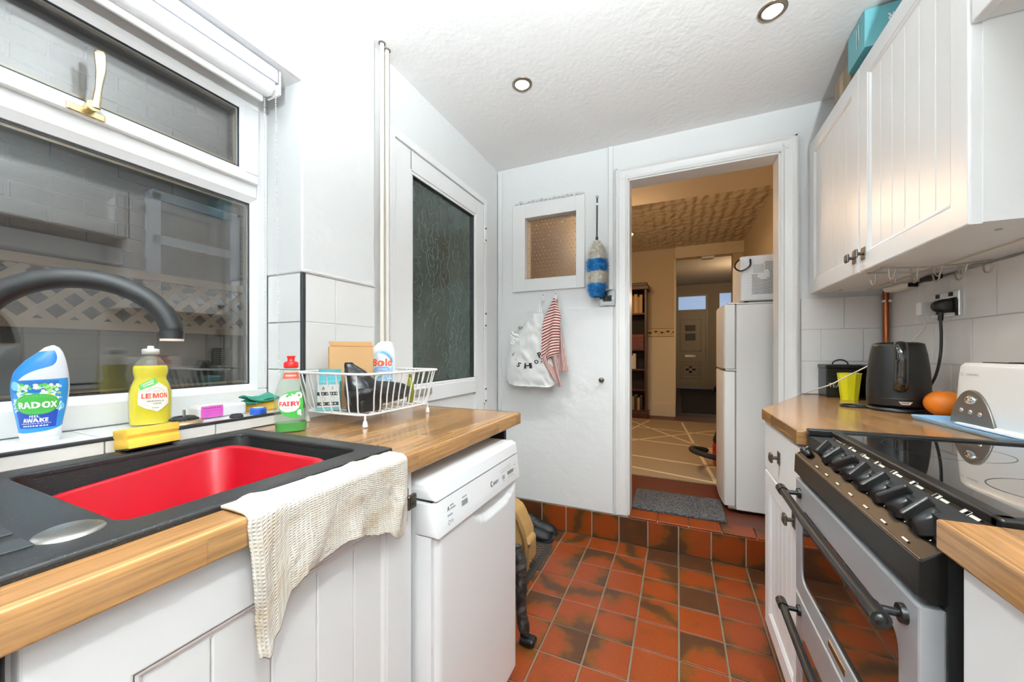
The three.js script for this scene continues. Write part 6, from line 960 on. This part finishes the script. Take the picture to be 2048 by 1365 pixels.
{ // bookcase
  const t = thing('bookcase', 'tall dark wooden bookcase against the dining room wall', 'bookcase', [-0.8, FY, 5.72]), w = M.darkwood;
  for (const x of [-0.385, 0.385]) mesh('side', lb(0.03, 1.85, 0.28, x, 0.925, 0, 0.003), w, t); mesh('back', lb(0.78, 1.83, 0.01, 0, 0.92, -0.13), mat(0x241611, 0.7), t);
  mesh('cornice', [lb(0.86, 0.06, 0.31, 0, 1.86, 0.01, 0.01), lb(0.82, 0.05, 0.29, 0, 1.905, 0.005, 0.01)], w, t); mesh('base', [lb(0.84, 0.09, 0.31, 0, 0.045, 0.01, 0.01)], w, t);
  for (const y of [0.1, 0.4, 0.69, 0.975, 1.49]) mesh('shelf', lb(0.75, 0.022, 0.25, 0, y, 0, 0.002), w, t);
  const book = (x, sy, w2, h, c, label, group) => { const b = thing('book', label, 'book', [-0.8 + x, FY + sy + 0.0115, 5.67], 0, group); mesh('cover', [lb(0.002, h, 0.15, -w2 / 2, h / 2, 0), lb(0.002, h, 0.15, w2 / 2, h / 2, 0), lb(w2, h, 0.002, 0, h / 2, 0.075)], mat(c, 0.7), b); mesh('pages', lb(w2 - 0.004, h - 0.006, 0.143, 0, h / 2, 0), mat(0xd8c9a4, 0.9), b); };
  const rows = [[1.49, [0xc9a877, 0xb8935f, 0xd2b27e, 0xa8824f, 0xc7a06a], 'pale tan book on the bookcase top shelf', 'books on the top shelf', 0.34, 0.26], [0.69, [0xcfc7b8, 0xe0dacd, 0x9a8f80], 'pale book on the middle bookcase shelf', 'books on the middle shelf', 0.25, 0.22], [0.1, [0x3b2a20, 0xb09560, 0x2c2420, 0x8c8373, 0x41464f, 0x5a3324], 'dark-spined book on the bottom bookcase shelf', 'books on the bottom shelf', 0.34, 0.2]];
  for (const [sy, cols, label, group, x1, h0] of rows) { let x = x1; cols.forEach((c, i) => { const w2 = [0.036, 0.028, 0.042, 0.032, 0.03, 0.036][i]; x -= w2 / 2; book(x, sy, w2, h0 + [0, -0.03, 0.01, -0.015, 0.02, -0.02][i], c, label, group); x -= w2 / 2 + 0.002; }); }
  const s = thing('shelf_box', 'reddish wooden box on the bookcase middle shelf', 'box', [-0.54, FY + 0.9865, 5.68]); mesh('box_body', lb(0.2, 0.16, 0.18, 0, 0.08, 0, 0.004), phys(0x6a2f1c, 0.5), s); mesh('box_lid', lb(0.206, 0.05, 0.186, 0, 0.185, 0, 0.006), phys(0x74351f, 0.5), s);
}
{ // pendant with candle bulbs
  const t = thing('pendant_lamp', 'small multi-arm dining room ceiling lamp with warm bulbs', 'pendant lamp', [-0.6, 2.69, 3.6]);
  mesh('ceiling_rose', lathe([[0, -0.11], [0.03, -0.108], [0.055, -0.092], [0.058, -0.08]], 24), M.brass, t); mesh('stem', rod([0, -0.1, 0], [0, -0.41, 0], 0.007), M.brass, t);
  const glow = new THREE.MeshStandardMaterial({ color: 0xffe2b0, emissive: 0xffc27a, emissiveIntensity: 5 });
  for (let i = 0; i < 3; i++) { const a = i / 3 * Math.PI * 2, x = Math.cos(a) * 0.165, z = Math.sin(a) * 0.165; mesh('arm', tube([[0, -0.4, 0], [x * 0.5, -0.49, z * 0.5], [x, -0.47, z], [x, -0.445, z]], 0.006, 24, 8), M.brass, t); mesh('shade_cup', move(lathe([[0.0, 0.062], [0.02, 0.06], [0.045, 0.046], [0.06, 0.02], [0.063, 0.0], [0.061, 0.0], [0.058, 0.018], [0.043, 0.043], [0.0, 0.058]], 28), x, -0.5, z), M.brass, t); mesh('lamp_globe', move(new THREE.SphereGeometry(0.05, 24, 16), x, -0.505, z), glow, t); const l = new THREE.PointLight(0xffd6a6, PENDANT_POWER, 0, 2); l.position.set(x, -0.505, z); l.castShadow = true; l.shadow.radius = 2.3; t.add(l); }
}
{ const t = thing('smoke_alarm', 'small white smoke alarm under the hall opening header', 'smoke alarm', [0.39, 2.45, 5.93]); mesh('case', lb(0.16, 0.035, 0.09, 0, -0.018, 0, 0.008), M.white, t); mesh('grille', lb(0.1, 0.004, 0.05, 0, -0.037, 0, 0.001), mat(0xc8c5bd, 0.6), t);
  const h = thing('hall_lamp', 'small globe lamp hanging in the hall', 'pendant lamp', [1.13, 2.85, 8.4]); mesh('flex', rod([0, -0.02, 0], [0, -0.54, 0], 0.004), M.white, h); mesh('mount', lathe([[0.05, 0], [0.05, -0.02], [0.03, -0.03], [0, -0.03]], 20), M.brass, h); mesh('lamp_globe', move(new THREE.SphereGeometry(0.07, 24, 16), 0, -0.6, 0), new THREE.MeshStandardMaterial({ color: 0xffffff, emissive: 0xffe2bd, emissiveIntensity: 2 }), h); const l = new THREE.PointLight(0xffe6c8, 1.5, 0, 2); l.position.set(0, -0.6, 0); l.castShadow = true; h.add(l); }
{ // things in the hall
  const t = thing('hanging_coat', 'dark coat hanging on the hall wall', 'coat', [0.86, 1.0, 9.6]); const g = loft(smoothRows([[0, 0.1, 0.06, 0, 0, 2.4], [0.3, 0.11, 0.07, 0, 0, 2.4], [0.5, 0.09, 0.06, 0, 0, 2.3], [0.62, 0.03, 0.03, 0, 0, 2]], 5), 30); mesh('coat_body', g, mat(0x18171a, 0.9), t); mesh('collar', turn(new THREE.TorusGeometry(0.03, 0.014, 8, 16), Math.PI / 2).translate(0, 0.61, 0), mat(0x222126, 0.9), t); t.position.x = 1.19;
  const b = thing('hall_bag', 'dark slumped bag on the hall floor by front door', 'bag', [0.95, FY, 9.9]); mesh('bag_body', loft(smoothRows([[0, 0.16, 0.1, 0, 0, 2.6], [0.1, 0.17, 0.11, 0, 0, 2.5], [0.22, 0.1, 0.07, 0.02, 0, 2.2], [0.27, 0.04, 0.03, 0.03, 0, 2]], 5), 30), mat(0x15161c, 0.9), b); mesh('bag_strap', tube([[-0.06, 0.2, 0.06], [0.02, 0.34, 0.05], [0.1, 0.2, 0.05]], 0.01, 20, 8), mat(0x1c1d24, 0.9), b);
  const r = thing('hall_runner', 'dark hall runner rug leading to the front door', 'rug', [0.42, FY, 8.4]); mesh('runner', lb(0.7, 0.008, 4.0, 0, 0.004, 0, 0.002), mat(0x1f1e1e, 0.95), r); mesh('binding', lb(0.73, 0.005, 4.03, 0, 0.0025, 0), mat(0x2c2a28, 0.9), r);
}
scene.updateMatrixWorld(true);
renderer.render(scene, camera);
